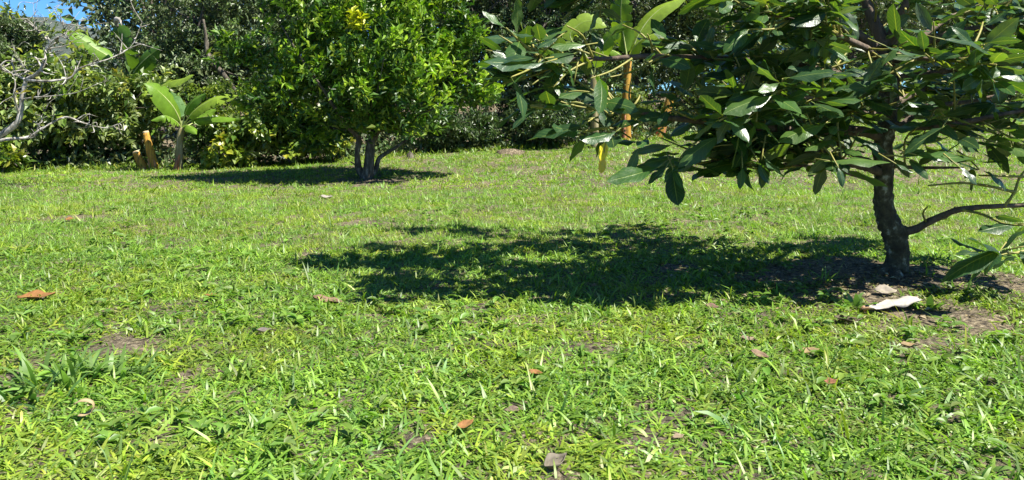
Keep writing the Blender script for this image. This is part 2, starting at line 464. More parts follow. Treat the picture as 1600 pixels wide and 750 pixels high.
# rear row, tall
ft = make_tree('forest_tree', 'tall dark tree left of the top centre with a sloping pale limb showing', 'tree', 292, 15.2, -150, 215, FOREST, 0.10, 2300, 14, 225, 1.3, seed=21, group=gF, trunk_r=0.10)
g = Geo(); g.tube([W(x, y, 14.35) for x, y in [(318, 30), (322, 62), (324, 82), (334, 100), (354, 122), (372, 150)]], [.02, .035, .05, .055, .05, .04], 8, 5, .16)
g.build('limb', M['citbark'], ft)
make_tree('forest_tree', 'tall dark tree directly behind the bright citrus tree', 'tree', 520, 16, -190, 190, FOREST, 0.105, 1500, 14, 235, 1.3, seed=22, group=gF, trunk_r=0.10)
ft = make_tree('forest_tree', 'dark tree with a slim grey trunk just right of the citrus crown', 'tree', 700, 15.6, -180, 140, FOREST_D, 0.10, 1500, 14, 240, 1.3, seed=23, group=gF, trunk_r=0.07)
g = Geo(); g.tube([W(x, y, 14.3) for x, y in [(690, -60), (694, -10), (699, 25), (704, 60), (706, 120)]], [.05, .05, .055, .055, .06], 8, 5, .08)
g.build('limb', M['citbark'], ft)
make_tree('forest_tree', 'deep green tree at top centre between the citrus and the banana plants', 'tree', 845, 15.2, -180, 140, FOREST_D, 0.10, 1700, 14, 240, 1.3, seed=24, group=gF, trunk_r=0.09)
make_tree('forest_tree', 'dark leafy tree behind the two standing banana stems', 'tree', 990, 17.0, -190, 150, FOREST, 0.10, 1500, 14, 222, 1.3, seed=25, group=gF, trunk_r=0.09)
make_tree('forest_tree', 'leafy wood tree seen through the left half of the glossy avocado crown', 'tree', 1160, 17, -190, 170, FOREST_Y, 0.09, 1500, 14, 215, 1.4, seed=26, group=gF, trunk_r=0.09)
make_tree('forest_tree', 'wood tree straight behind the avocado trunk', 'tree', 1340, 18.5, -190, 170, FOREST, 0.09, 1500, 14, 200, 1.4, seed=27, group=gF, trunk_r=0.09)
make_tree('forest_tree', 'sunlit yellow green tree in the upper right corner', 'tree', 1520, 20, -190, 190, FOREST_Y, 0.10, 1800, 14, 178, 1.5, seed=28, group=gF, trunk_r=0.09)
make_tree('forest_tree', 'wood tree at the far right edge behind the avocado', 'tree', 1720, 20, -190, 170, FOREST_Y, 0.11, 700, 14, 185, 1.5, seed=29, group=gF, trunk_r=0.09)
make_tree('forest_tree', 'small leaved tree at the left edge beside the gap of blue sky', 'tree', 2, 13.6, 14, 80, FOREST, 0.08, 900, 14, 150, 0.8, seed=30, group=gF, trunk_r=0.06, nblob=6)
gB = 'second rank of dark trees deep in the wood'
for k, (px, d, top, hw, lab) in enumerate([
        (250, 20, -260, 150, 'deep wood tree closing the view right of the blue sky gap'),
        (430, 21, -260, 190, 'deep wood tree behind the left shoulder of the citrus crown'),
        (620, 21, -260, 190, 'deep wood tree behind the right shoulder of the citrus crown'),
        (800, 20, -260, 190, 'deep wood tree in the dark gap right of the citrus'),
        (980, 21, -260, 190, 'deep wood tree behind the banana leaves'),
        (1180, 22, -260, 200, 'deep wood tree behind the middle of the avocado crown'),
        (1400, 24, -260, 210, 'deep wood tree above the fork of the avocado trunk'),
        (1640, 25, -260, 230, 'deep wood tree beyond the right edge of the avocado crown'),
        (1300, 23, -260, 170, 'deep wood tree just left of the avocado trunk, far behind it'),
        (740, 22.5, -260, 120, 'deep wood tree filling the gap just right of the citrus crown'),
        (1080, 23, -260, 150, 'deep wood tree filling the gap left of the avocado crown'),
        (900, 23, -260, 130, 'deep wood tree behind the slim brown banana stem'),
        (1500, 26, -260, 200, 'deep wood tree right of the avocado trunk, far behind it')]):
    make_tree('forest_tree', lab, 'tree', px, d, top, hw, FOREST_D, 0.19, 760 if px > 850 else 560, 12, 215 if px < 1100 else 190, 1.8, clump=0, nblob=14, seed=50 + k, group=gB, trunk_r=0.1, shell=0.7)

rng = np.random.default_rng(33)
n = 24000; x = rng.uniform(-17.5, 34, n); y = rng.uniform(28, 34, n) ; z = 1.1 + rng.uniform(0, 1, n) * (8.5 + 1.5 * vnoise(x * .5, y * 0, 4))
ln = rng.uniform(.3, .62, n)
leaf_cloud('far_wood', np.stack([x, y, z], 1), rdir(n, rng), rdir(n, rng) + np.array([.2, -.4, .5]), ln, ln * .5, pick(FOREST_D, n, rng), T_FAR, M['forest'], None)
tag(bpy.data.objects['far_wood'], 'dark mass of the wood far behind the trees', 'wood', kind='stuff')

# shrubs in front of the wood
make_tree('shrub', 'wide pale leaved shrub filling the left side behind the bare branches', 'shrub', 135, 13.0, 80, 158, SHR, 0.135, 1150, 12, 262, 1.1, 'shrub', seed=61, trunk_r=0.04, template=T_MID, aspect=0.5, up=0.7, nblob=14, parts=('stem', 'foliage'), spread=0.14)
make_tree('shrub', 'leafy bush at the left edge below the bare branches', 'shrub', 8, 12.0, 120, 75, SHR, 0.13, 420, 12, 255, 0.7, 'shrub', seed=62, trunk_r=0.03, template=T_MID, aspect=0.5, parts=('stem', 'foliage'), spread=0.14)
make_tree('forest_tree', 'wood tree standing outside the left edge of the view', 'tree', -150, 14.5, -60, 110, FOREST, 0.12, 420, 12, 235, 1.2, seed=95, group=gF, trunk_r=0.08)
make_tree('forest_tree', 'wood tree farthest to the left, outside the view', 'tree', -330, 14.5, -90, 130, FOREST, 0.12, 420, 12, 235, 1.2, seed=96, group=gF, trunk_r=0.08)
make_tree('shrub', 'small bright green seedling bush at the bottom left of the wood edge', 'shrub', 2, 11.3, 222, 34, BRIGHT, 0.13, 60, 10, 272, 0.3, 'shrub', seed=63, trunk_r=0.015, template=T_MID, aspect=0.5, parts=('stem', 'foliage'), spread=0.1, nblob=4)
make_tree('shrub', 'fine leaved lime green bush behind the small banana plant', 'shrub', 335, 13.2, 118, 48, [(LIME, 4), (MID, 3), (DEEP, 1)], 0.075, 420, 12, 225, 0.5, 'shrub', seed=64, trunk_r=0.025, aspect=0.4, parts=('stem', 'foliage'), spread=0.1)
make_tree('shrub', 'dark low bush at the foot of the small banana plant', 'shrub', 335, 12.6, 190, 60, [(DEEP, 4), (MID, 3), (PALE, 1)], 0.075, 320, 12, 258, 0.45, 'shrub', seed=65, trunk_r=0.025, aspect=0.45, parts=('stem', 'foliage'), spread=0.1)
make_tree('shrub', 'round leaved green hedge bush left of the citrus trunk', 'shrub', 450, 12.6, 150, 110, [(MID, 4), (LIME, 3), (DEEP, 2), (YEL, 0.7)], 0.12, 640, 10, 250, 0.7, 'shrub', seed=66, trunk_r=0.03, template=T_MID, aspect=0.75, parts=('stem', 'foliage'), spread=0.13)
make_tree('shrub', 'low bush with yellow tinged leaves right of the small banana plant', 'shrub', 350, 12.0, 225, 45, [(LIME, 4), (YEL, 1.2), (MID, 3)], 0.13, 70, 10, 262, 0.3, 'shrub', seed=67, trunk_r=0.02, template=T_MID, aspect=0.75, parts=('stem', 'foliage'), nblob=4, spread=0.12)
make_tree('shrub', 'dark shaded bush right of the citrus trunk', 'shrub', 690, 14.0, 165, 85, FOREST_D, 0.08, 600, 12, 246, 0.7, 'shrub', seed=68, trunk_r=0.03, parts=('stem', 'foliage'))
make_tree('shrub', 'dark bush left of the first banana stem', 'shrub', 840, 14.2, 150, 85, FOREST_D, 0.08, 650, 12, 238, 0.7, 'shrub', seed=69, trunk_r=0.03, parts=('stem', 'foliage'))
make_tree('shrub', 'small leaved bush between and behind the banana stems', 'shrub', 960, 16.2, 125, 85, SHR, 0.075, 620, 12, 228, 0.6, 'shrub', seed=70, trunk_r=0.03, parts=('stem', 'foliage'))
make_tree('shrub', 'light green bush under the left limbs of the avocado', 'shrub', 1110, 16.8, 110, 95, SHR, 0.085, 560, 12, 222, 0.7, 'shrub', seed=71, trunk_r=0.03, parts=('stem', 'foliage'))
make_tree('shrub', 'bush behind the avocado trunk at the far edge of the lawn', 'shrub', 1300, 17, 100, 120, SHR, 0.09, 560, 12, 210, 0.8, 'shrub', seed=72, trunk_r=0.03, parts=('stem', 'foliage'))
make_tree('shrub', 'shaded bush at the far lawn edge right of the avocado trunk', 'shrub', 1480, 18.5, 90, 110, FOREST, 0.09, 560, 12, 190, 0.8, 'shrub', seed=73, trunk_r=0.03, parts=('stem', 'foliage'))
make_tree('shrub', 'bush at the far right edge of the lawn', 'shrub', 1640, 19, 70, 120, FOREST_Y, 0.09, 560, 12, 190, 0.8, 'shrub', seed=74, trunk_r=0.03, parts=('stem', 'foliage'))

# ------------------------------------------------------------------ bare grey branching tree at the left edge
D0 = 9.6
bt = thing('bare_tree', W(-40, 232, D0) - Vector((0, 0, 0.0)), 'gnarled pale grey tree with almost bare branches at the left edge', 'tree')
def pxtube(g, pts, r0, r1, sides=7, sub=5, seed=0, rough=0.1):
    P = [W(*p) for p in pts]
    return g.tube(P, np.linspace(r0, r1, len(P)), sides, sub, rough, seed=seed)
zz = float(gz(W(-70, 270, D0).x, D0))
g = Geo(); tb = W(-70, 270, D0); tb.z = zz - 0.05
g.tube([tb, W(-55, 240, D0), W(-25, 222, D0), W(0, 211, D0), W(28, 190, D0), W(33, 165, D0), W(37, 140, D0), W(41, 125, D0)], [0.06, 0.052, 0.046, 0.040, 0.036, 0.031, 0.028, 0.026], 8, 5, 0.12)
g.build('trunk', M['greybark'], bt)
limbs = [
    ([(-25, 222, D0), (10, 218, D0), (45, 214, D0 + .1), (62, 203, D0 + .1), (85, 190, D0 + .2), (105, 183, D0 + .2), (130, 192, D0 + .2), (165, 200, D0 + .3), (185, 194, D0 + .3)], .035, .006),
    ([(41, 125, D0), (60, 113, D0 - .1), (70, 95, D0 - .1), (72, 78, D0), (80, 66, D0), (95, 56, D0)], .038, .012),
    ([(80, 68, D0), (70, 58, D0), (58, 48, D0), (48, 38, D0), (32, 28, D0)], .022, .004),
    ([(41, 125, D0), (70, 127, D0 - .2), (100, 124, D0 - .2), (112, 120, D0 - .2), (122, 108, D0 - .2), (150, 98, D0 - .2), (175, 90, D0 - .1), (205, 72, D0), (222, 35, D0)], .026, .005),
    ([(41, 125, D0), (25, 117, D0 + .1), (8, 110, D0 + .1), (-8, 102, D0)], .026, .012),
    ([(95, 56, D0), (105, 60, D0), (112, 52, D0), (122, 44, D0), (120, 32, D0)], .012, .003),
    ([(76, 76, D0), (95, 73, D0), (108, 68, D0), (103, 52, D0), (98, 40, D0), (88, 22, D0)], .012, .003),
    ([(35, 155, D0), (55, 152, D0 - .2), (80, 150, D0 - .2), (118, 145, D0 - .3), (150, 132, D0 - .3), (170, 126, D0 - .2)], .014, .003),
    ([(30, 180, D0), (22, 150, D0 - .2), (24, 130, D0 - .2), (18, 112, D0 - .2)], .022, .006),
    ([(62, 203, D0), (58, 190, D0 - .1), (70, 175, D0 - .1)], .008, .003),
    ([(58, 48, D0), (55, 30, D0), (52, 12, D0), (55, -5, D0)], .006, .002),
    ([(100, 40, D0), (92, 28, D0), (84, 12, D0)], .006, .002),
    ([(45, 112, D0), (35, 102, D0), (25, 88, D0), (22, 72, D0)], .010, .003),
]
for k, (p, a, c) in enumerate(limbs):
    g = Geo(); P = pxtube(g, p, a * .72, c * .7, 7, 5, k)
    rng = np.random.default_rng(200 + k)
    for q in range(len(p) * 2):                              # side twigs
        i = rng.integers(len(P) // 4, len(P)); b0 = Vector(P[i])
        e = b0 + Vector((rng.normal(0.08, .13), rng.normal(0, .1), rng.normal(0.07, .1)))
        g.tube([b0, b0.lerp(e, .5) + Vector(rng.normal(0, .03, 3)), e], [c * .7 + .003, c * .6 + .002, .0015], 5, 3, 0.1, seed=q)
    g.build('branch', M['greybark'], bt)
rng = np.random.default_rng(5)
tp = np.array([list(W(*p)) for p in [(85, 50, D0), (95, 46, D0), (70, 85, D0 - .2), (10, 18, D0), (4, 16, D0), (14, 22, D0), (135, 50, D0), (60, 72, D0), (55, 85, D0), (30, 85, D0), (120, 75, D0 - .1), (90, 90, D0 - .1), (150, 70, D0), (100, 140, D0 - .3), (60, 140, D0 - .2), (20, 140, D0), (5, 145, D0), (10, 160, D0), (88, 26, D0), (88, 27, D0), (140, 120, D0 - .2), (110, 112, D0), (50, 95, D0)]])
leaf_cloud('foliage', *sprays(tp, rdir(len(tp), rng), 4, 0.11, 0.5, [(YEL, 2), (LIME, 4), (MID, 1.5)], rng, 0.09, up=0.7), T_MID, M['citrus'], bt)

# ------------------------------------------------------------------ citrus tree
cb = G(572, 279); DC = cb.y
ct = thing('citrus_tree', cb, 'bushy bright lime green tree on several slim stems in the middle of the lawn', 'tree')
stems = [
    ([(572, 282, DC), (576, 262, DC), (578, 240, DC), (580, 222, DC), (590, 205, DC), (600, 185, DC), (612, 150, DC), (620, 90, DC), (632, 20, DC)], .085, .012),
    ([(568, 276, DC), (560, 262, DC), (558, 240, DC - .1), (560, 215, DC - .1), (545, 200, DC - .2), (530, 180, DC - .3), (505, 140, DC - .4), (470, 90, DC - .4), (440, 40, DC - .3)], .05, .01),
    ([(578, 275, DC), (588, 262, DC + .1), (592, 248, DC + .1), (605, 238, DC + .2), (625, 226, DC + .3), (660, 195, DC + .4), (700, 150, DC + .4), (730, 110, DC + .4)], .04, .008),
    ([(563, 262, DC), (556, 258, DC - .1), (548, 253, DC - .2)], .014, .008),
    ([(580, 222, DC), (582, 190, DC + .2), (570, 140, DC + .3), (560, 70, DC + .3), (555, 0, DC + .3)], .035, .008),
    ([(590, 205, DC), (620, 200, DC - .2), (655, 180, DC - .5), (690, 165, DC - .6)], .02, .006),
    ([(560, 215, DC - .1), (575, 180, DC - .4), (590, 140, DC - .7), (600, 90, DC - .9)], .022, .006),
    ([(552, 205, DC - .1), (520, 200, DC + .2), (470, 180, DC + .3), (420, 160, DC + .3)], .018, .005),
    ([(600, 185, DC), (640, 130, DC + .3), (680, 70, DC + .5), (690, 30, DC + .5)], .02, .005)]
for k, (p, a, c) in enumerate(stems):
    g = Geo(); pxtube(g, p, a, c, 9, 5, 40 + k, 0.08); g.build('stem' if k else 'trunk', M['citbark'], ct)
rng = np.random.default_rng(91)
s = DC / F
def cbl(px, py, dd, hx, hy, hz): return ((px - 800) * s, DC + dd * .8, CAM_H - (py - HOR) * s, hx * s, hy * .75, hz * s)
blobs = [cbl(560, 60, 0, 110, .9, 75), cbl(450, 90, -.2, 75, .6, 50), cbl(660, 80, .1, 85, .7, 65), cbl(560, 130, -.5, 115, .6, 55), cbl(430, 60, 0, 65, .5, 38),
         cbl(690, 140, 0, 70, .6, 40), cbl(640, 165, -.4, 85, .6, 35), cbl(480, 165, 0, 80, .7, 40), cbl(560, -20, 0, 130, .9, 55), cbl(640, 10, .3, 65, .6, 45),
         cbl(505, 10, -.3, 80, .5, 45), cbl(720, 125, -.1, 45, .4, 28), cbl(385, 80, 0, 48, .3, 26), cbl(742, 150, 0, 34, .3, 18), cbl(575, 185, -.2, 70, .5, 26), cbl(650, 195, .1, 55, .4, 20), cbl(510, 212, .1, 45, .4, 20), cbl(725, 60, .2, 40, .4, 30), cbl(610, 105, -.9, 70, .3, 40), cbl(520, 195, .2, 50, .5, 22), cbl(560, 60, .6, 120, .6, 80), cbl(420, 150, .3, 60, .4, 40), cbl(400, 195, .5, 45, .3, 25), cbl(450, 205, .4, 50, .3, 25)]
p, od = crown_points(blobs, 1100, rng, 0.55, clump=9)
od = norm(od + np.array([0, 0, 0.55]))                       # shoots turn upward
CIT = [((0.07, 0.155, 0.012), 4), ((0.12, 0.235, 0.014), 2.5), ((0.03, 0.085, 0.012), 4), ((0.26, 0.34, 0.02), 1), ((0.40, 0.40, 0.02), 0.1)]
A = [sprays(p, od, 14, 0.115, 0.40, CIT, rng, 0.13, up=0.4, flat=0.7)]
# new growth at the outside: brighter shoots, sunlit contrast put into their colour too
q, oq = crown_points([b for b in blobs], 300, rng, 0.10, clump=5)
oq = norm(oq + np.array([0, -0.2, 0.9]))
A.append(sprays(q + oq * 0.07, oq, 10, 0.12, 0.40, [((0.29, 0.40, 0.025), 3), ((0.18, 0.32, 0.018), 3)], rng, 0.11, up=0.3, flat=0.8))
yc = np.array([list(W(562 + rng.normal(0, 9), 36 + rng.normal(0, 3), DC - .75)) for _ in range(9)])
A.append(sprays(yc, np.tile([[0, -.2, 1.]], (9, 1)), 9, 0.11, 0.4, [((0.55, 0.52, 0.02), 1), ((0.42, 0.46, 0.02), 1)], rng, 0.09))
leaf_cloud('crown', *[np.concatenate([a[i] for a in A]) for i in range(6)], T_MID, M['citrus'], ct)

# ------------------------------------------------------------------ banana plants
def banana_leaf(parent, path, width, side=None, seed=0, tint=(0.14, 0.26, 0.03), droop=0.5, tears=0.2, pet=0.18, label=None):
    """path: control points from the stem to the tip (px, py, depth); droop: how far the halves fall"""
    rng = np.random.default_rng(seed)
    P, _ = crom([W(*p) for p in path], [1] * len(path), 10)
    # resample evenly
    L = np.concatenate([[0], np.cumsum(np.linalg.norm(np.diff(P, axis=0), axis=1))])
    N = 34
    s = np.linspace(0, L[-1], N); P = np.stack([np.interp(s, L, P[:, i]) for i in range(3)], 1)
    T = norm(np.gradient(P, axis=0))
    ref = np.array(side if side is not None else (0, -0.3, 1.0))       # which way the upper face looks
    nr = norm(ref[None] - T * (T @ ref)[:, None]); bb = np.cross(T, nr)
    V, Qs, UV, C = [], [], [], []
    i0 = int(N * pet)
    for sd in (-1, 1):
        dr = droop * rng.uniform(0.8, 1.2); prev = None
        for i in range(i0, N):
            t = (i - i0) / (N - 1 - i0)
            w = width * 0.42 * (min(1, (t / 0.16) ** 0.6) if t < 0.16 else 1) * (1 - max(0, (t - 0.55) / 0.45) ** 2.2 * 0.97)
            torn = rng.random() < tears * 1.5 and 0.1 < t < 0.9
            row = []
            for rep in range(2 if torn else 1):
                if rep: dr = droop * rng.uniform(0.4, 1.7)
                row = []
                for j in range(4):
                    u = j / 3
                    a = dr * (0.25 + u)
                    ww = w * (0.86 if torn and j == 3 else 1)
                    q = P[i] + sd * bb[i] * ww * u * math.cos(a * 0.8) - nr[i] * ww * u * math.sin(a * 0.8)
                    if j == 3: q = q + T[i] * (0.02 * width * rng.normal())
                    if torn and j == 3: q = q + T[i] * width * (0.05 if rep else -0.05)
                    V.append(q); UV.append((sd * u, i / N)); C.append(np.array(tint) * rng.uniform(0.92, 1.08))
                    row.append(len(V) - 1)
                if rep == 0 and prev is not None:
                    for j in range(3):
                        f = (prev[j], prev[j + 1], row[j + 1], row[j])
                        Qs.append(f if sd > 0 else f[::-1])
            prev = row
    lf = mesh_np('leaf', np.array(V), [np.array(Qs)], M['banana'], parent, np.array(C), np.array(UV))
    if label: lf['label'] = label
    g = Geo(); r0 = max(0.012, width * 0.036)
    sel = P[::3] - nr[::3] * 0.006
    g.tube(sel, np.linspace(r0, 0.003, len(sel)), 6, 2, 0.02)
    mr = g.build('midrib', M['midrib'], parent)
    mr.parent = lf; mr.matrix_parent_inverse = Matrix.Identity(4)
    mr.matrix_parent_inverse = lf.matrix_world.inverted() if False else (parent.matrix_basis @ Matrix.Identity(4)).inverted() @ parent.matrix_basis
    return lf

def fixmid():
    bpy.context.view_layer.update()

def stem(parent, path, r0, r1, mat, name='stem', sides=12, seed=0, rough=0.03):
    g = Geo(); P = [W(*p) if not isinstance(p, Vector) else p for p in path]
    g.tube(P, np.linspace(r0, r1, len(P)), sides, 5, rough, seed=seed)
    return g.build(name, mat, parent)

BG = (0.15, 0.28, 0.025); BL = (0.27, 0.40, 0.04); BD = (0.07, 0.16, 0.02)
b0 = G(279, 266); d = b0.y
bn = thing('banana_plant', b0, 'small banana plant with spreading paddle leaves at the left edge of the lawn', 'banana plant')
stem(bn, [(279, 268, d), (280, 245, d), (281, 220, d), (284, 198, d)], .075, .045, M['banstem_g'])
stem(bn, [(275, 268, d - .04), (277, 255, d - .06), (281, 241, d - .05)], .055, .012, M['bansheath'], 'dry_sheath')
banana_leaf(bn, [(284, 200, d), (280, 185, d - .1), (268, 163, d - .3), (245, 140, d - .5), (226, 130, d - .6)], .50, (0.55, -0.6, 0.6), 1, BG, 0.35, 0.06, .12)
banana_leaf(bn, [(283, 200, d), (262, 170, d + .3), (244, 143, d + .3), (262, 130, d + .2), (285, 124, d), (303, 117, d - .1)], .30, (0.1, -0.75, 0.7), 2, BL, 0.25, 0.05, .42)
banana_leaf(bn, [(285, 198, d), (294, 184, d - .1), (310, 168, d - .2), (335, 155, d - .3), (372, 149, d - .3)], .34, (-0.1, -0.75, 0.7), 3, BL, 0.3, 0.1, .2)
banana_leaf(bn, [(285, 198, d), (298, 188, d - .1), (318, 183, d - .2), (345, 182, d - .3), (378, 186, d - .4)], .30, (0, -0.35, 1), 4, BG, 0.9, 0.12, .2)
banana_leaf(bn, [(285, 200, d), (292, 195, d - .15), (300, 200, d - .3), (307, 210, d - .35)], .24, (0.4, -0.5, 1), 5, BG, 0.5, 0.1, .2)
banana_leaf(bn, [(284, 200, d), (278, 180, d + .2), (268, 160, d + .3), (262, 140, d + .3)], .40, (0.2, -0.9, 0.3), 6, (0.10, 0.22, 0.06), 0.2, 0.1, .3)
banana_leaf(bn, [(284, 200, d), (305, 190, d + .3), (328, 176, d + .4), (338, 172, d + .4)], .26, (0, -0.8, 0.5), 7, BG, 0.3, 0.1, .4)

banana_leaf(bn, [(284, 200, d), (274, 188, d - .2), (256, 180, d - .4), (236, 188, d - .5)], .30, (0.2, -0.5, 0.9), 8, BG, 0.7, 0.14, .2)
banana_leaf(bn, [(285, 199, d), (289, 178, d), (300, 160, d - .1), (322, 146, d - .2)], .28, (0.0, -0.85, 0.5), 9, (0.11, 0.24, 0.03), 0.4, 0.12, .25)

d = 13.5
bx = W(215, 266, d); bx.z = float(gz(bx.x, d))
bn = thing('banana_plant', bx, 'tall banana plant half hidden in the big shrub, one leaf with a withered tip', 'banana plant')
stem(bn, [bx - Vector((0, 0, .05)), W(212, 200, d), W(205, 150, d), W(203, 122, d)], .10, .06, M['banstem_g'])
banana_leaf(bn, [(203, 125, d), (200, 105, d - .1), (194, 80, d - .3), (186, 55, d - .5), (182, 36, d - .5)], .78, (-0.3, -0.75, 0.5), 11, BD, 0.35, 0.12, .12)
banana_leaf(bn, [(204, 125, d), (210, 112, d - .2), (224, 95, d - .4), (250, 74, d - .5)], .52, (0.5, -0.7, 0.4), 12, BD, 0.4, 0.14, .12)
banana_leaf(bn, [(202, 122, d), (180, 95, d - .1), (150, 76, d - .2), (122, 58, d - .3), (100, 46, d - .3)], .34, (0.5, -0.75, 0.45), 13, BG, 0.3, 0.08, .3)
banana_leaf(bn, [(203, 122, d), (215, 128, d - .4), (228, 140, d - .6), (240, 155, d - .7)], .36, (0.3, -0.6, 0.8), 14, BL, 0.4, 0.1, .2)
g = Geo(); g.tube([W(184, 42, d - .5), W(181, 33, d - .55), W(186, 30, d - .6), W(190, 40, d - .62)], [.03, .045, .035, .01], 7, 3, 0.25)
g.build('withered_tip', M['greybark'], bn)

# two standing stems and a leaning one on the right
b1 = G(929, 232); d = b1.y
bn = thing('banana_plant', b1, 'banana plant with a slim brown stem, left of the two standing stems', 'banana plant')
stem(bn, [(930, 236, d), (929, 190, d), (928, 150, d), (927, 118, d)], .085, .055, M['banstem_g'], seed=3)
banana_leaf(bn, [(927, 120, d), (915, 85, d), (890, 58, d), (905, 38, d), (925, 33, d), (948, 42, d)], .42, (0, -0.95, 0.25), 21, BL, 0.15, 0.08, .45)
banana_leaf(bn, [(927, 120, d), (934, 90, d - .2), (948, 62, d - .4), (975, 34, d - .5)], .42, (-0.4, -0.8, 0.4), 22, BG, 0.3, 0.1, .15)
banana_leaf(bn, [(927, 120, d), (905, 95, d + .1), (870, 85, d + .2), (835, 95, d + .3), (815, 110, d + .3)], .34, (0, -0.6, 0.8), 23, BG, 0.5, 0.12, .25)
b2 = G(978, 220); d = b2.y
bn = thing('banana_plant', b2, 'banana plant with a thick golden stem, right of the two standing stems', 'banana plant')
stem(bn, [(979, 224, d), (978, 190, d), (979, 150, d), (981, 96, d)], .105, .075, M['banstem'], seed=4)
stem(bn, [(975, 224, d - .06), (975, 205, d - .09), (977, 180, d - .08)], .06, .012, M['bansheath'], 'dry_sheath')
banana_leaf(bn, [(981, 98, d), (975, 60, d), (970, 20, d - .2), (975, -30, d - .3)], .55, (-0.2, -0.9, 0.2), 24, BG, 0.3, 0.12, .12)
banana_leaf(bn, [(981, 98, d), (990, 75, d - .2), (1010, 58, d - .4), (1040, 50, d - .6)], .45, (-0.1, -0.6, 0.7), 25, BL, 0.4, 0.12, .12)
banana_leaf(bn, [(981, 98, d), (1000, 50, d), (1030, 15, d), (1075, -5, d)], .5, (0, -0.7, 0.6), 26, BL, 0.4, 0.12, .12)
banana_leaf(bn, [(981, 98, d), (960, 80, d + .2), (935, 78, d + .3), (905, 92, d + .4)], .4, (0, -0.6, 0.8), 27, BG, 0.5, 0.12, .15)

def stump(px0, py0, px1, py1, r0, r1, mat, label, seed, sheath=True, red=False):
    b = G(px0, py0); d = b.y
    t = thing('banana_stump', b, label, 'stump', 'cut banana stems')
    top = W(px1, py1, d)
    g = Geo(); base = b - Vector((0, 0, .06))
    g.tube([base, base.lerp(top, .4) + Vector((.01, 0, 0)), base.lerp(top, .75), top], np.linspace(r0, r1, 4), 12, 5, 0.05, seed=seed)
    g.build('stem', mat, t)
    ax = (top - base).normalized()
    g = Geo(); g.tube([top - ax * .01, top + ax * .03, top + ax * .035], [r1 * .96, r1 * .97, r1 * .3], 12, 2, 0.02, seed=seed); g.build('cut_face', M['cut'], t)
    for k in range(2):                                        # loose outer sheaths
        o = Vector((0.8 * r0 * (1 if k else -.6), -0.6 * r0, 0))
        g = Geo(); g.tube([base + o * 1.0, base.lerp(top, .2) + o * .95, base.lerp(top, .42) + o * .85], [r0 * .34, r0 * .28, r0 * .06], 8, 4, 0.06, seed=seed + k)
        g.build('dry_sheath', M['redsheath'] if red and k == 0 else M['bansheath'], t)
    return t
stump(242, 265, 228, 208, .072, .048, M['banstem'], 'tall leaning cut banana stem, golden yellow, left of the small banana plant', 1)
stump(226, 265, 213, 239, .072, .055, M['banstem'], 'short cut banana stem, orange yellow, leftmost of the cut stems', 2)
stump(1026, 216, 1048, 152, .11, .085, M['banstem'], 'leaning cut banana stem with a red foot, behind the avocado branches', 3, red=True)

# ------------------------------------------------------------------ avocado tree
ab = G(1397, 423); DA = ab.y
print('avocado depth', DA, 'citrus', DC)
av = thing('avocado_tree', ab, 'glossy dark leaved avocado tree with a leaning trunk at the right', 'tree')
dz = DA
def dd(o): return DA + o * (0.7 if o < 0 else 1)
trunk = [(1394, 442, dd(0)), (1398, 422, dd(0)), (1403, 400, dd(0)), (1401, 380, dd(0)), (1393, 358, dd(0)), (1383, 332, dd(0)), (1380, 300, dd(-.01)), (1382, 262, dd(-.02)), (1380, 225, dd(-.03)), (1387, 185, dd(-.03)), (1390, 140, dd(-.04)), (1384, 110, dd(-.04)), (1388, 78, dd(-.04))]
g = Geo()
g.tube([W(*p) for p in trunk], [.080, .068, .066, .070, .070, .060, .054, .055, .054, .052, .05, .05, .05], 14, 6, 0.08, seed=1)
g.tube([W(1392, 368, dd(0)), W(1404, 362, dd(-.02)), W(1418, 362, dd(-.04))], [.05, .05, .032], 10, 4, 0.06, seed=2)
g.tube([W(1406, 398, dd(-.04)), W(1411, 420, dd(-.07)), W(1415, 440, dd(-.1))], [.022, .026, .028], 8, 4, 0.08, seed=3)
for x0, y0, o0, x1, y1, o1 in [(1388, 425, -.03, 1366, 440, -.12), (1400, 428, -.08, 1398, 448, -.25), (1405, 428, 0, 1436, 432, .05), (1390, 425, .05, 1360, 424, .22)]:
    e = W(x1, y1, DA + o1); e.z = float(gz(e.x, e.y)) - .02
    g.tube([W(x0, y0, DA + o0), W(x0, y0, DA + o0).lerp(e, .5) + Vector((0, 0, .0)), e], [.045, .032, .012], 8, 4, 0.1, seed=x0)
g.build('trunk', M['avobark'], av)
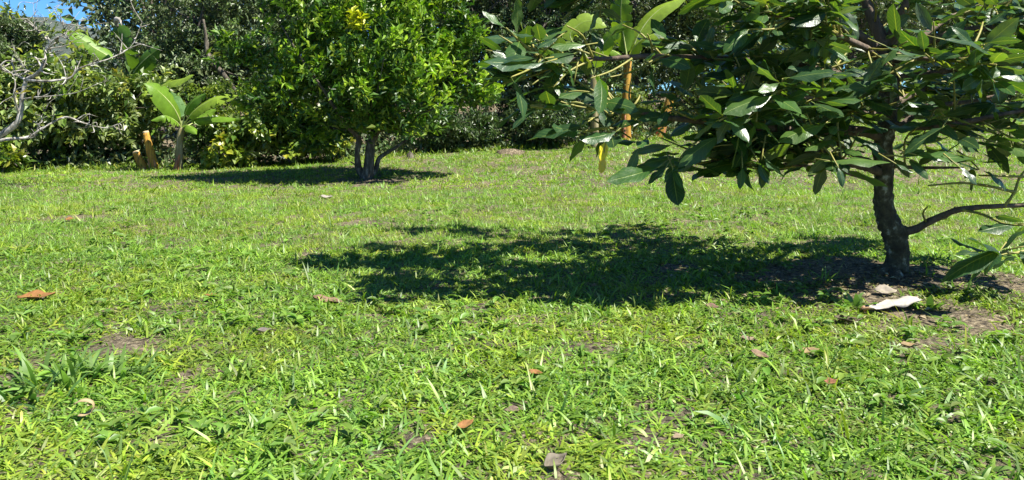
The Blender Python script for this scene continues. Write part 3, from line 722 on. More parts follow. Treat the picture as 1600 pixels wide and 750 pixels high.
BR = [  # path, r0, r1, twigs per metre
    ([(1387, 85, -.04), (1375, 55, 0), (1358, 15, .05), (1335, -60, .15), (1300, -160, .2), (1250, -240, .2)], .048, .012),
    ([(1387, 75, -.06), (1396, 55, -.08), (1402, 35, -.1), (1418, 2, -.15), (1445, -80, -.2), (1470, -180, -.2), (1490, -260, -.2)], .042, .012),
    ([(1410, 363, -.03), (1432, 357, -.08), (1465, 340, -.15), (1500, 327, -.25), (1560, 322, -.35), (1640, 318, -.45), (1720, 300, -.5)], .026, .009),
    ([(1380, 270, -.02), (1355, 262, -.1), (1330, 255, -.15), (1300, 243, -.25), (1255, 235, -.3), (1215, 232, -.35), (1170, 240, -.4), (1110, 252, -.4)], .03, .006),
    ([(1384, 215, -.03), (1340, 205, -.1), (1270, 205, -.2), (1200, 200, -.35), (1110, 190, -.5), (1060, 186, -.6), (1010, 178, -.7), (975, 170, -.75), (940, 185, -.8)], .036, .006),
    ([(1387, 88, -.04), (1345, 58, -.1), (1300, 32, -.2), (1255, 0, -.3), (1190, -40, -.4), (1110, -70, -.5)], .036, .008),
    ([(1386, 140, -.04), (1320, 120, -.15), (1230, 100, -.3), (1120, 92, -.45), (1020, 88, -.6), (940, 92, -.7), (870, 92, -.75), (830, 88, -.75)], .03, .005),
    ([(1388, 105, -.04), (1450, 65, -.2), (1510, 48, -.35), (1575, 40, -.45), (1650, 10, -.5)], .036, .01),
    ([(1384, 195, -.03), (1440, 198, -.2), (1500, 192, -.35), (1560, 180, -.45), (1640, 165, -.5)], .028, .008),
    ([(1381, 258, -.03), (1430, 262, -.15), (1475, 262, -.25), (1505, 262, -.3)], .014, .005),
    ([(1380, 288, -.02), (1340, 275, -.15), (1300, 265, -.3), (1240, 258, -.4), (1180, 254, -.45)], .014, .005),
    ([(1381, 262, 0), (1340, 245, .0), (1310, 225, .05), (1280, 203, .1), (1230, 185, .2), (1160, 175, .3)], .022, .006),
    ([(1386, 150, 0), (1350, 130, .25), (1300, 110, .5), (1230, 90, .8), (1150, 70, 1.0)], .03, .006),
    ([(1386, 170, 0), (1420, 150, .3), (1470, 130, .6), (1540, 110, .9)], .03, .006),
    ([(1387, 110, 0), (1360, 80, -.4), (1320, 60, -.7), (1270, 40, -.9), (1200, 20, -1.0)], .026, .006),
    ([(1387, 100, 0), (1420, 90, -.4), (1470, 95, -.7), (1520, 90, -.9)], .024, .006),
    ([(1384, 180, 0), (1350, 175, -.3), (1300, 160, -.6), (1240, 150, -.8), (1170, 150, -.95)], .024, .006),
    ([(1388, 125, 0), (1470, 112, -.2), (1550, 102, -.35), (1640, 100, -.5)], .024, .006),
    ([(1384, 210, 0), (1450, 170, .1), (1520, 158, .1), (1600, 140, 0), (1660, 130, 0)], .02, .006),
    ([(1388, 100, 0), (1480, 30, .2), (1560, 5, .3), (1640, -10, .3)], .022, .006),
    # unseen limbs above the frame, laid out to shape the shadow on the lawn
    ([(1190, -40, -.4), (1080, -75, -.3), (990, -105, -.2), (900, -110, -.1), (835, -122, -.05)], .02, .006),
    ([(1110, -70, -.5), (1030, -120, -.45), (950, -150, -.4), (880, -165, -.35)], .016, .006),
    ([(1060, -170, 1.0), (1000, -170, .95)], .016, .006),
    ([(1335, -60, .15), (1240, -100, .1), (1120, -110, 0), (1000, -100, -.1), (930, -70, -.1)], .022, .006),
    ([(1335, -60, .15), (1250, -120, .5), (1150, -150, .8), (1060, -170, 1.0)], .02, .006),
    ([(1320, -110, .2), (1200, -180, .2), (1080, -220, .2), (980, -220, .2)], .02, .006),
    ([(1335, -60, .15), (1360, -120, .6), (1340, -170, 1.0)], .02, .006),
    ([(1255, 0, -.3), (1150, -20, -.2), (1050, -40, -.1), (960, -30, 0), (900, -20, 0)], .016, .005),
]
rng = np.random.default_rng(404)
tw_pos, tw_dir = [], []
gt = Geo()
LOWX = [740, 800, 870, 930, 1000, 1100, 1200, 1300, 1420, 1500, 1640]
LOWY = [120, 160, 175, 195, 235, 268, 268, 262, 245, 240, 250]
def proj(p): return 800 + p.x / p.y * F, HOR + (CAM_H - p.z) / p.y * F
trunk_c = W(1387, 0, dd(0))
for k, (p, a, c) in enumerate(BR):
    g = Geo()
    P = g.tube([W(x, y, dd(o)) for x, y, o in p], np.linspace(a, c, len(p)), 9 if a > .03 else 7, 6, 0.08, seed=60 + k)
    g.build('branch', M['branch'], av)
    L = np.linalg.norm(np.diff(P, axis=0), axis=1).sum()
    nt_ = int(L * (1.5 if k == 2 else 5 if k == 1 else 5.5 if k in (17, 18, 19) else 19 if k < 17 else 7.5)) + 1
    if k == 9: nt_ = 3
    for q in range(nt_ + 1):
        f = 1.0 if q == nt_ else rng.uniform(0.16, 1.0) ** 0.8
        i = min(len(P) - 1, int(f * (len(P) - 1)))
        b0 = Vector(P[i]); tan = Vector(P[min(i + 1, len(P) - 1)] - P[max(i - 1, 0)]).normalized()
        out_ = Vector((b0.x - trunk_c.x, (b0.y - trunk_c.y), 0)).normalized() if (b0 - trunk_c).length > 0.05 else Vector((0, 0, 1))
        dr = (tan * (1.2 if q == nt_ else 0.5) + out_ * 0.4 + Vector(rng.normal(0, 0.65, 3)) + Vector((0, 0, 0.12))).normalized()
        ln = rng.uniform(0.12, 0.42) if q < nt_ else 0.08
        e = b0 + dr * ln
        x, y = proj(e)
        if y > np.interp(x, LOWX, LOWY) and k != 2: continue
        mid = b0.lerp(e, .5) + Vector(rng.normal(0, .02, 3))
        gt.tube([b0, mid, e], [.0075, .006, .004], 5, 3, 0.05, seed=q)
        tw_pos.append(e); tw_dir.append((e - mid).normalized())
n_auto = len(tw_pos)
# individually placed shoots along the silhouette: px, py, depth offset, direction
for x, y, o, dx, dzz in [(800, 100, -.8, -1, .1), (850, 88, -.75, -.8, .5), (835, 72, -.75, -.3, 1), (868, 108, -.8, -.4, -.3), (828, 165, -.85, -1, .1), (880, 145, -.8, -1, 0), (912, 205, -.85, -1, -.1), (955, 208, -.85, .3, -.2),
                         (935, 160, -.8, -.5, .2), (1000, 225, -.8, -.6, -.4), (1060, 250, -.8, -.6, -.5), (1050, 262, -.85, -.8, -.4), (1100, 235, -.6, -1, -.2), (1150, 245, -.6, -.6, -.6), (1190, 250, -.7, -.3, -1), (1285, 255, -.6, -.6, -.5), (1310, 262, -.7, .4, -.6),
                         (1420, 248, -.6, 1, -.1), (1480, 245, -.6, 1, -.1), (1440, 225, -.6, .8, .3), (1530, 265, -.6, .3, -.5), (1560, 225, -.6, .8, -.2), (1540, 398, -.75, -1, -.1), (1590, 400, -.75, -.5, .2), (1590, 350, -.7, -.6, 0), (1600, 385, -.7, .3, .2)]:
    e = W(x, y, dd(o)); dr = Vector((dx, rng.normal(0, .25), dzz)).normalized()
    st = e - dr * 0.16
    gt.tube([st, st.lerp(e, .5) + Vector((0, 0, .01)), e], [.006, .005, .004], 5, 3, 0.05)
    tw_pos.append(e); tw_dir.append(dr)
for p in [[(1570, 322, -.37), (1585, 300, -.4), (1592, 280, -.4), (1605, 262, -.4)], [(1500, 327, -.25), (1535, 335, -.4), (1570, 350, -.6), (1600, 352, -.7)], [(1650, 330, -.5), (1630, 372, -.6), (1600, 392, -.7), (1555, 398, -.75)], [(1585, 300, -.4), (1540, 290, -.45), (1500, 286, -.5), (1450, 290, -.5)], [(1640, 278, -.5), (1570, 275, -.5), (1530, 274, -.5)], [(830, 165, -.85), (870, 170, -.8), (900, 160, -.78), (940, 175, -.8)], [(912, 205, -.85), (940, 200, -.82), (960, 190, -.8), (975, 172, -.75)]]:
    gt.tube([W(x, y, dd(o)) for x, y, o in p], np.linspace(.010, .005, len(p)), 6, 5, 0.08)

# leaf shapes shared by all the leaves: gloss, fold and curl differ
def avo_leaf(seed, tint):
    r = np.random.default_rng(seed)
    nseg = 7; curl = r.uniform(-.12, .34); fold = r.uniform(0.0, .6); wav = r.uniform(.012, .05); ph = r.uniform(0, 6); tw = r.uniform(-.5, .5)
    prof = [0.05, 0.48, 0.80, 0.97, 1.0, 0.86, 0.55, 0.0]
    V, UV = [], []
    for i in range(nseg + 1):
        t = i / nseg; w = prof[i] * 0.5
        z0 = -curl * t * t
        for j in (-1, -.5, 0, .5, 1):
            x = j * w
            z = z0 + fold * abs(x) * 0.36 - (abs(j) ** 2) * w * .12 + (wav * math.sin(t * 13 + ph + (2 if j > 0 else 0)) * abs(j) * 1.0 if 0 < i < nseg else 0)
            a = tw * t
            V.append((x * math.cos(a), t, z + x * 0.36 * math.sin(a))); UV.append((j, t))
    # petiole
    Qs = []
    for i in range(nseg):
        for j in range(4):
            a = i * 5 + j; Qs.append((a, a + 1, a + 6, a + 5))
    nb = len(V)
    V += [(-.02, -.13, .02), (.02, -.13, .02), (.02, 0.02, .004), (-.02, 0.02, .004)]; UV += [(0, 0)] * 4
    Qs.append((nb, nb + 1, nb + 2, nb + 3))
    V = np.array(V, float); V[:, 0] *= r.uniform(.88, 1.3)
    return V, np.array(Qs), np.array(UV, float), np.array(tint) * .92
TINTS = [(0.03, 0.085, 0.024), (0.035, 0.1, 0.022), (0.022, 0.06, 0.022), (0.04, 0.105, 0.022), (0.05, 0.12, 0.025), (0.03, 0.075, 0.03), (0.028, 0.08, 0.024), (0.07, 0.14, 0.03), (0.025, 0.065, 0.026), (0.036, 0.09, 0.02), (0.10, 0.155, 0.03), (0.032, 0.08, 0.028), (0.04, 0.1, 0.02), (0.028, 0.07, 0.02), (0.05, 0.11, 0.03), (0.045, 0.10, 0.045), (0.06, 0.13, 0.03)]
LV = [avo_leaf(900 + i, t) for i, t in enumerate(TINTS)]
ME = []
for V, Qs, UV, tint in LV:
    V2 = V.copy(); V2[:, 0] *= 0.385
    o = mesh_np('leaf', V2, [Qs], M['avocado'], None, np.tile(tint, (len(V), 1)), UV); ME.append(o.data); bpy.data.objects.remove(o)
LFS = []      # (matrix, variant, size on picture)
def add_leaf(pos, t, nrm, ln, var):
    t = t.normalized(); nrm = (nrm - t * nrm.dot(t)).normalized(); b = t.cross(nrm)
    m = Matrix(((b.x * ln, t.x * ln, nrm.x * ln, pos.x), (b.y * ln, t.y * ln, nrm.y * ln, pos.y), (b.z * ln, t.z * ln, nrm.z * ln, pos.z), (0, 0, 0, 1)))
    LFS.append((m, var, pos + t * ln * .5, ln))
for ii, (e, dr) in enumerate(zip(tw_pos, tw_dir)):
    nl = rng.integers(5, 9) if ii < n_auto or ii < n_auto + 6 else rng.integers(3, 6)
    a0 = rng.uniform(0, 6.28)
    # whorl round the shoot, spread sideways and drooping a little
    ux = dr.cross(Vector((0, 0, 1))); ux = ux.normalized() if ux.length > .1 else Vector((1, 0, 0)); uy = ux.cross(dr).normalized()
    for k in range(nl):
        a = a0 + k * 2.4
        rad = ux * math.cos(a) + uy * math.sin(a) * .7
        t = dr * rng.uniform(.3, .9) + rad * 1.0 + Vector((0, 0, -rng.uniform(-.15, .35)))
        t.x *= 1.6; t.z *= .75                                           # foliage sprays lie broadside to the lawn
        nrm = Vector((rng.normal(.15, .45), rng.normal(-.12, .5), 1.0))
        ln = rng.uniform(.11, .235) * (0.8 if k > 5 else 1)
        p0 = e - dr * .03 * k + t.normalized() * .03
        if ii < n_auto:
            x, y = proj(p0 + t.normalized() * ln * .95)
            if y > np.interp(x, LOWX, LOWY) + 12 or (x < 745 and y > -40): continue
            mx, my = proj(p0 + t.normalized() * ln * .5)
            if mx < 1090 and 5 < my and rng.random() < np.interp(mx, [850, 1000, 1090], [.6, .5, .1]): continue
            if 900 < mx < 1075 and 95 < my < 240 and rng.random() < .72: continue
            if 865 < mx < 1015 and 10 < my < 100 and rng.random() < .6: continue
            if 1335 < mx < 1450 and -5 < my < 95 and p0.y < DA + .05 and rng.random() < .55: continue
        add_leaf(p0, t, nrm, ln, int(rng.integers(len(ME))))
# big single leaves that show along the rim of the crown: base and tip
for q, (x0, y0, x1, y1) in enumerate([(908, 197, 822, 222), (962, 206, 905, 224), (1028, 262, 948, 288), (1052, 264, 1066, 296), (1040, 262, 1012, 284), (1160, 262, 1156, 296), (1186, 256, 1202, 288), (1122, 214, 1056, 248), (1288, 194, 1216, 209), (1472, 200, 1412, 232), (1300, 252, 1392, 240), (1432, 242, 1522, 248), (1384, 72, 1450, 92), (1476, 62, 1562, 68), (1562, 392, 1474, 416), (1565, 398, 1508, 374), (1310, 262, 1322, 288), (1400, 256, 1428, 268), (870, 60, 840, 72), (845, 92, 762, 82), (850, 98, 756, 100), (915, 70, 862, 64), (1205, 150, 1130, 165), (1500, 262, 1530, 286)]):
    a, b_ = W(x0, y0, dd(-1.0 - .012 * q)), W(x1, y1, dd(-1.08 - .012 * q))
    add_leaf(a, b_ - a, Vector((rng.normal(.1, .25), -.45, 1.0)), (b_ - a).length, int(rng.integers(len(ME))))
    st = a - (b_ - a).normalized() * .07 + Vector((0, .04, .02)); gt.tube([st, a], [.004, .003], 5, 2, .03)
# largest in view -> separate parts; rest joined
def score(l):
    x, y = proj(l[2])
    inside = -30 < x < 1630 and -25 < y < 460
    return (0 if inside else -100) + l[3] / max(.5, l[2].y) * 3 - (l[2].y - DA) * .35
order = sorted(range(len(LFS)), key=lambda i: -score(LFS[i]))
for i in order[:296]:
    m, v, _, _ = LFS[i]
    o = bpy.data.objects.new('leaf', ME[v]); col.objects.link(o); o.parent = av
    o.matrix_parent_inverse = av.matrix_basis.inverted() if False else Matrix.Translation(-Vector(ab)); o.matrix_basis = m
Vs, Fs, Us, Cs, nn = [], [], [], [], 0
for i in order[296:]:
    m, v, _, _ = LFS[i]
    V, Qs, UV, tint = LV[v]; V2 = V.copy(); V2[:, 0] *= 0.385
    mm = np.array(m); Vs.append(V2 @ mm[:3, :3].T + mm[:3, 3]); Fs.append(Qs + nn); Us.append(UV); Cs.append(np.tile(tint, (len(V), 1))); nn += len(V)
o = mesh_np('foliage', np.concatenate(Vs), [np.concatenate(Fs)], M['avocado'], av, np.concatenate(Cs), np.concatenate(Us)); o['kind'] = 'stuff'
gt.build('twigs', M['twig'], av)['kind'] = 'stuff'
print('avocado leaves', len(LFS))
# two yellowing leaves hanging from the left tip
for (x, y, x2, y2, tint) in [(946, 222, 938, 252, (0.8, 0.66, 0.04)), (943, 246, 938, 272, (0.7, 0.5, 0.08))]:
    V, Qs, UV, _ = LV[3]; V2 = V.copy(); V2[:, 0] *= .62
    a, b_ = W(x, y, dd(-.82)), W(x2, y2, dd(-.84))
    t = b_ - a; ln = t.length; t.normalize(); nrm = Vector((.5, -1, .3)); nrm = (nrm - t * nrm.dot(t)).normalized(); bb = t.cross(nrm)
    R = np.array([bb, t, nrm]) * ln
    mesh_np('leaf', V2 @ R + np.array(a), [Qs], M['avocado'], av, np.tile(tint, (len(V), 1)), UV)['label'] = 'yellowing hanging leaf'
g = Geo(); g.tube([W(950, 205, dd(-.82)), W(948, 215, dd(-.82)), W(946, 223, dd(-.82)), W(942, 248, dd(-.83))], [.004, .004, .004, .003], 5, 3); g.build('twig', M['twig'], av)

# ------------------------------------------------------------------ lawn
PATCH = [(185, 540, 75, 22), (60, 566, 60, 13), (255, 690, 55, 14), (1400, 428, 150, 26), (1300, 415, 110, 18), (1500, 500, 95, 26), (1385, 478, 75, 20), (1570, 440, 70, 22), (1330, 455, 90, 14), (930, 545, 36, 8), (585, 283, 62, 4), (1110, 347, 70, 3), (1060, 420, 40, 8), (1220, 430, 80, 16), (1450, 540, 60, 12), (560, 350, 80, 4), (120, 340, 60, 4), (660, 690, 30, 8), (1020, 690, 40, 8), (300, 610, 30, 8)]
PW = []
for x, y, rx, ry in PATCH:
    c = G(x, y); e = G(x, y + ry); PW.append((c.x, c.y, rx / F * c.y, max(.08, abs(c.y - e.y))))
def bare(x, y):
    """0 = full grass, 1 = bare soil"""
    v = np.zeros_like(x)
    w1 = (fbm(x * 4, y * 4, 8) - .5) * 1.1
    for k, (cx, cy, rx, ry) in enumerate(PW):
        q = ((x - cx) / rx) ** 2 + ((y - cy) / ry) ** 2
        v = np.maximum(v, sstep(1.35, .5, q + w1) if False else 1 - sstep(.5, 1.35, q + w1))
    n2 = fbm(x * 1.7, y * 1.7, 18)
    v = np.maximum(v, sstep(.62, .74, n2) * .25)
    n3 = fbm(x * 6, y * 6, 28)
    v = np.maximum(v, sstep(.68, .76, n3) * .6)
    return np.clip(v, 0, 1)

def scatter(d0, d1, dens, rng, margin=.55):
    hw = 1.0 * 800 / F
    a = (hw * (d0 + d1) + 2 * margin) * (d1 - d0); n = int(a * dens)
    y = rng.uniform(d0, d1, n); wmax = hw * d1 + margin
    x = rng.uniform(-wmax, wmax, n); ok = np.abs(x) < hw * y + margin
    return x[ok], y[ok]

GP = [((0.145, 0.235, 0.022), 5), ((0.20, 0.285, 0.026), 5), ((0.09, 0.18, 0.026), 2.5), ((0.28, 0.32, 0.04), 1.6), ((0.13, 0.22, 0.055), 1.5), ((0.36, 0.32, 0.15), 0.15)]
def blades(x, y, ln, wd, lean, az, C, nseg, rng):
    """curved blades: nseg quads and a pointed tip"""
    n = len(x); z = gz(x, y) - .004
    hx, hy = np.cos(az), np.sin(az)
    sx, sy = -hy, hx
    V = np.zeros((n, nseg * 2 + 1, 3))
    px_, py_, pz_ = x.copy(), y.copy(), z.copy()
    th = lean.copy(); bend = rng.uniform(.15, .95, n)
    prof = np.interp(np.linspace(0, 1, nseg + 1), [0, .3, .7, 1], [.75, 1, .75, 0])
    rl = rng.normal(0, .35, n)
    for k in range(nseg + 1):
        if k < nseg:
            w = wd * prof[k] * .5
            V[:, 2 * k, :] = np.stack([px_ - sx * w, py_ - sy * w, pz_ - rl * w], 1)
            V[:, 2 * k + 1, :] = np.stack([px_ + sx * w, py_ + sy * w, pz_ + rl * w], 1)
        else:
            V[:, 2 * k, :] = np.stack([px_, py_, pz_], 1)
        s = ln / nseg
        px_ = px_ + hx * np.sin(th) * s; py_ = py_ + hy * np.sin(th) * s; pz_ = pz_ + np.cos(th) * s
        pz_ = np.maximum(pz_, z + .008)
        th = np.minimum(th + bend / nseg * 1.6, 1.9)
    k = nseg * 2 + 1
    off = (np.arange(n) * k)[:, None]
    Qs = np.concatenate([off + np.array([[2 * i, 2 * i + 1, 2 * i + 3, 2 * i + 2]]) for i in range(nseg - 1)]) if nseg > 1 else np.zeros((0, 4), int)
    Ts = off + np.array([[2 * nseg - 2, 2 * nseg - 1, 2 * nseg]])
    return V.reshape(-1, 3), Qs, Ts, np.repeat(C, k, 0)

class GrassAcc:
    def __init__(s): s.V, s.Q, s.T, s.C, s.n = [], [], [], [], 0
    def add(s, V, Qs, Ts, C):
        s.V.append(V); s.C.append(C)
        if len(Qs): s.Q.append(Qs + s.n)
        if len(Ts): s.T.append(Ts + s.n)
        s.n += len(V)
    def build(s, name, mat):
        f = ([np.concatenate(s.Q)] if s.Q else []) + ([np.concatenate(s.T)] if s.T else [])
        return mesh_np(name, np.concatenate(s.V), f, mat, None, np.concatenate(s.C))

def wood_edge(x):
    """depth at which the mown grass gives way to the wood"""
    return np.interp(x, [-12, -9, -5.5, -4, -1.5, 1, 4, 9, 14], [11.3, 11.5, 12.2, 12.4, 13.6, 14.2, 15.4, 18.5, 19])

def patch_tint(x, y):
    a = fbm(x * .9, y * .9, 51)[:, None]; b = fbm(x * 2.6, y * 2.6, 61)[:, None]
    return (0.72 + .55 * a) * np.array([1, 1, 1]) * np.where(b > .55, np.array([[1.10, 1.02, .9]]), np.array([[.92, 1, 1.05]]))

acc = GrassAcc(); rng = np.random.default_rng(77)
#       d0   d1   tufts/m2 blades len        width      segs
for d0, d1, dens, nb, l0, l1, w0, w1, sg in [(1.7, 3.2, 1300, 9, .03, .074, .005, .0092, 3), (3.2, 5.5, 1200, 8, .03, .066, .0055, .0098, 2), (5.5, 9, 1050, 7, .034, .062, .007, .012, 1), (9, 19.5, 400, 6, .035, .068, .013, .022, 1)]:
    x, y = scatter(d0, d1, dens, rng)
    ok = (rng.random(len(x)) > bare(x, y) * .96) & (y < wood_edge(x) + rng.normal(0, .3, len(x)))
    x, y = x[ok], y[ok]
    big = np.exp(rng.normal(0, .28, len(x))) * (0.75 + .5 * fbm(x * 1.1, y * 1.1, 41))
    X_, Y_, B_ = np.repeat(x, nb), np.repeat(y, nb), np.repeat(big, nb)
    n = len(X_)
    tc_ = np.repeat(pick(GP, len(x), rng), nb, 0)
    C = (tc_ * .55 + pick(GP, n, rng) * .45) * patch_tint(X_, Y_) * np.array([1.15, 1.21, 1.2]) * rng.choice([.72, 1.0, 1.28], (n, 1), p=[.3, .45, .25])
    sp = .03
    acc.add(*blades(X_ + rng.normal(0, sp, n), Y_ + rng.normal(0, sp, n), rng.uniform(l0, l1, n) * B_, rng.uniform(w0, w1, n) * np.sqrt(B_), np.abs(rng.normal(1.18, .34, n)), rng.uniform(0, 2 * np.pi, n), C, sg, rng))
# the lawn goes on to both sides, out of the picture
for sgn in (-1, 1):
    m_ = 15000; y = rng.uniform(2, 17, m_); x = sgn * (800 / F * y + .5 + rng.uniform(0, 4.5, m_))
    ok = y < wood_edge(x); x, y = x[ok], y[ok]; X_, Y_ = np.repeat(x, 4), np.repeat(y, 4); n = len(X_)
    acc.add(*blades(X_ + rng.normal(0, .05, n), Y_ + rng.normal(0, .05, n), rng.uniform(.05, .10, n), rng.uniform(.018, .032, n), np.abs(rng.normal(1.15, .3, n)), rng.uniform(0, 6.28, n), pick(GP, n, rng) * patch_tint(X_, Y_) * 1.18, 1, rng))
tag(acc.build('lawn_grass', M['grass']), 'bright green broad bladed lawn grass', 'grass', kind='stuff')

# undergrowth covering the floor of the wood
x = rng.uniform(-16, 22, 26000); y = wood_edge(x) + .15 + rng.exponential(1.9, len(x))
pos = np.stack([x, y, gz(x, y) + np.abs(rng.normal(0, .22, len(x))) * np.minimum(1, .25 + (y - wood_edge(x)) * .9)], 1)
n = len(x); ln = rng.uniform(.08, .17, n)
V, Fc, CC = leaves_arrays(pos, rdir(n, rng), rdir(n, rng) * .6 + np.array([0, -.1, .8]), ln, ln * rng.uniform(.35, .6, n), pick(FOREST, n, rng), T_FAR)
tag(mesh_np('undergrowth', V, [Fc], M['forest'], None, CC, smooth=False), 'dark leafy undergrowth along the floor of the wood', 'undergrowth', kind='stuff')

# longer wispy blades standing out of the lawn and along the wood edge
acc = GrassAcc()
x, y = scatter(1.6, 9, 9, rng); ok = rng.random(len(x)) > bare(x, y) * .6; x, y = x[ok], y[ok]
ex = rng.uniform(-9, 9, 900); ey = wood_edge(ex) + rng.normal(.1, .25, 900)
x, y = np.concatenate([x, ex]), np.concatenate([y, ey])
X_, Y_ = np.repeat(x, 6), np.repeat(y, 6); n = len(X_)
acc.add(*blades(X_ + rng.normal(0, .015, n), Y_ + rng.normal(0, .015, n), rng.uniform(.08, .17, n), rng.uniform(.005, .009, n) * np.maximum(1, Y_ / 6), np.abs(rng.normal(.65, .3, n)), rng.uniform(0, 2 * np.pi, n), pick(GP[:4], n, rng), 4, rng))
tag(acc.build('long_grass', M['grass']), 'longer arching grass tufts scattered over the lawn', 'grass', kind='stuff')

# dry thatch lying between the tufts
acc = GrassAcc()
x, y = scatter(1.5, 9, 260, rng); n = len(x)
acc.add(*blades(x, y, rng.uniform(.04, .12, n), rng.uniform(.003, .006, n), np.full(n, 1.45), rng.uniform(0, 6.28, n), pick([((0.42, 0.34, 0.20), 3), ((0.28, 0.21, 0.12), 2), ((0.55, 0.48, 0.34), 1)], n, rng), 2, rng))
tag(acc.build('thatch', M['grass']), 'dry straw coloured grass stems lying on the soil', 'dry grass', kind='stuff')

# crumbs and leaf litter on the bare soil under the avocado
n = 1500; c = G(1420, 440)
x = c.x + rng.normal(-.1, .75, n); y = c.y + rng.normal(0, .38, n)
a = rng.uniform(0, 6.28, n); ln = rng.uniform(.012, .06, n) * rng.uniform(.5, 1, n)
V, Fc, CC = leaves_arrays(np.stack([x, y, gz(x, y) + rng.uniform(.004, .02, n)], 1), np.stack([np.cos(a), np.sin(a), rng.normal(0, .2, n)], 1), np.tile([[0, 0, 1.]], (n, 1)) + rng.normal(0, .35, (n, 3)), ln, ln * rng.uniform(.2, .7, n), pick([((0.10, 0.07, 0.045), 4), ((0.22, 0.16, 0.10), 3), ((0.34, 0.28, 0.2), 1.5)], n, rng), T_MID)
tag(mesh_np('leaf_litter', V, [Fc], M['dry'], None, CC, UV=np.zeros((len(V), 2)) + 1), 'brown crumbs and leaf litter on the soil under the avocado', 'leaf litter', kind='stuff')

# small broad weed leaves low among the grass
x, y = scatter(1.6, 7.5, 40, rng); ok = fbm(x * 1.3, y * 1.3, 71) > .47; x, y = x[ok], y[ok]
k = 6; X_, Y_ = np.repeat(x, k), np.repeat(y, k); n = len(X_); a = rng.uniform(0, 6.28, n)
pos = np.stack([X_, Y_, gz(X_, Y_) + rng.uniform(.01, .04, n)], 1)
t = np.stack([np.cos(a), np.sin(a), rng.uniform(0, .6, n)], 1)
ln = rng.uniform(.03, .065, n)
V, Fc, CC = leaves_arrays(pos, t, np.tile([[0, 0, 1.]], (n, 1)) + rng.normal(0, .25, (n, 3)), ln, ln * rng.uniform(.3, .6, n), pick([((0.13, 0.24, 0.04), 3), ((0.17, 0.28, 0.045), 2), ((0.19, 0.27, 0.07), 1)], n, rng), tpl(3, [.15, .9, .9, .05], .3, .25))
tag(mesh_np('ground_weeds', V, [Fc], M['grass'], None, CC), 'small broad leaved weeds low in the lawn', 'weeds', kind='stuff')

# distinct weed clumps
def weed(px, py, n, l0, l1, w, seed, label, tint):
    b = G(px, py); r = np.random.default_rng(seed)
    t = thing('weed_clump', b, label, 'weed', 'broad leaved weed clumps in the lawn')
    for k in range(n):
        a2 = r.uniform(0, 6.28); q = r.uniform(0, .16) * n / 46
        bx_, by_ = b.x + math.cos(a2) * q * 1.7, b.y + math.sin(a2) * q * .8
        a = a2 + r.normal(0, .9)
        one = lambda v: np.array([float(v)])
        V, Qs, Ts, CC = blades(one(bx_), one(by_), one(r.uniform(l0, l1)), one(w * r.uniform(.75, 1.3)), one(abs(r.normal(.65, .35))), one(a), np.array([tint]) * r.uniform(.75, 1.3), 5, r)
        mesh_np('leaf', V, [Qs, Ts], M['grass'], t, CC)
weed(105, 600, 60, .10, .21, .017, 1, 'big clump of long broad blades left of the pale soil patch in the foreground', (.16, .28, .06))
weed(165, 588, 34, .09, .17, .015, 2, 'broad bladed clump just below the pale soil patch at the lower left', (.16, .28, .06))
weed(30, 625, 34, .09, .17, .014, 3, 'dark broad bladed clump at the lower left edge of the lawn', (.06, .14, .03))
weed(1330, 480, 14, .06, .12, .03, 4, 'leafy weed at the left end of the white dried sheath', (.14, .25, .06))
weed(1445, 480, 14, .06, .11, .03, 5, 'leafy weed at the right end of the white dried sheath', (.14, .25, .06))
weed(1290, 440, 12, .10, .17, .009, 6, 'thin grassy weed in the shade left of the avocado trunk', (.13, .24, .04))
weed(1500, 450, 12, .10, .17, .009, 7, 'thin grassy weed on the bare soil right of the avocado trunk', (.13, .24, .04))

# ------------------------------------------------------------------ fallen leaves
def fallen(px, py, lpx, tint, label, seed, ang=0.0, curl=.5, asp=.42, lift=.035, name='fallen_leaf', cat='fallen leaf', group='dead leaves lying on the lawn', roll=0.0):
    b = G(px, py); r = np.random.default_rng(seed)
    ln = lpx * .85 / F * b.y; lift *= .6; tint = np.array(tint) * .85
    V, UV, C = [], [], []
    ns, nw = 9, 6
    for i in range(ns + 1):
        t = i / ns; w = math.sin(math.pi * min(1, max(0.03, t * .97 + .02)) ** .85) * asp * .5
        for j in range(nw + 1):
            u = j / nw * 2 - 1
            x = (t - .5); yy = u * w
            z = curl * (x * x) + abs(u) ** 1.5 * w * (.5 + roll) + r.normal(0, .012) + .03 * math.sin(9 * t + 3 * u + seed)
            V.append((x, yy, z)); UV.append((u, t)); C.append(np.array(tint) * r.uniform(.8, 1.2))
    Qs = [(i * (nw + 1) + j, i * (nw + 1) + j + 1, (i + 1) * (nw + 1) + j + 1, (i + 1) * (nw + 1) + j) for i in range(ns) for j in range(nw)]
    V = np.array(V) * ln
    ca, sa = math.cos(ang), math.sin(ang)
    V = np.stack([V[:, 0] * ca - V[:, 1] * sa, V[:, 0] * sa + V[:, 1] * ca, V[:, 2]], 1)
    # tip the leaf towards the camera so that it rests on the tufts
    tl = r.uniform(.2, .5); V = np.stack([V[:, 0], V[:, 1] * math.cos(tl) - V[:, 2] * math.sin(tl) * .2, V[:, 2] + V[:, 1] * math.sin(tl)], 1)
    o = mesh_np(name, V + np.array([0, 0, lift]), [np.array(Qs)], M['dry'], None, np.array(C), np.array(UV))
    o.location = b
    sm = o.modifiers.new('thickness', 'SOLIDIFY'); sm.thickness = .002
    return tag(o, label, cat, group)
TAN = (0.30, 0.21, 0.11); ORA = (0.29, 0.135, 0.05); RED = (0.25, 0.10, 0.06); GRY = (0.20, 0.17, 0.13); PNK = (0.28, 0.18, 0.12); DKB = (0.10, 0.075, 0.055)
fallen(57, 471, 62, ORA, 'long orange brown dead leaf at the left edge of the lawn', 1, .25, .3)
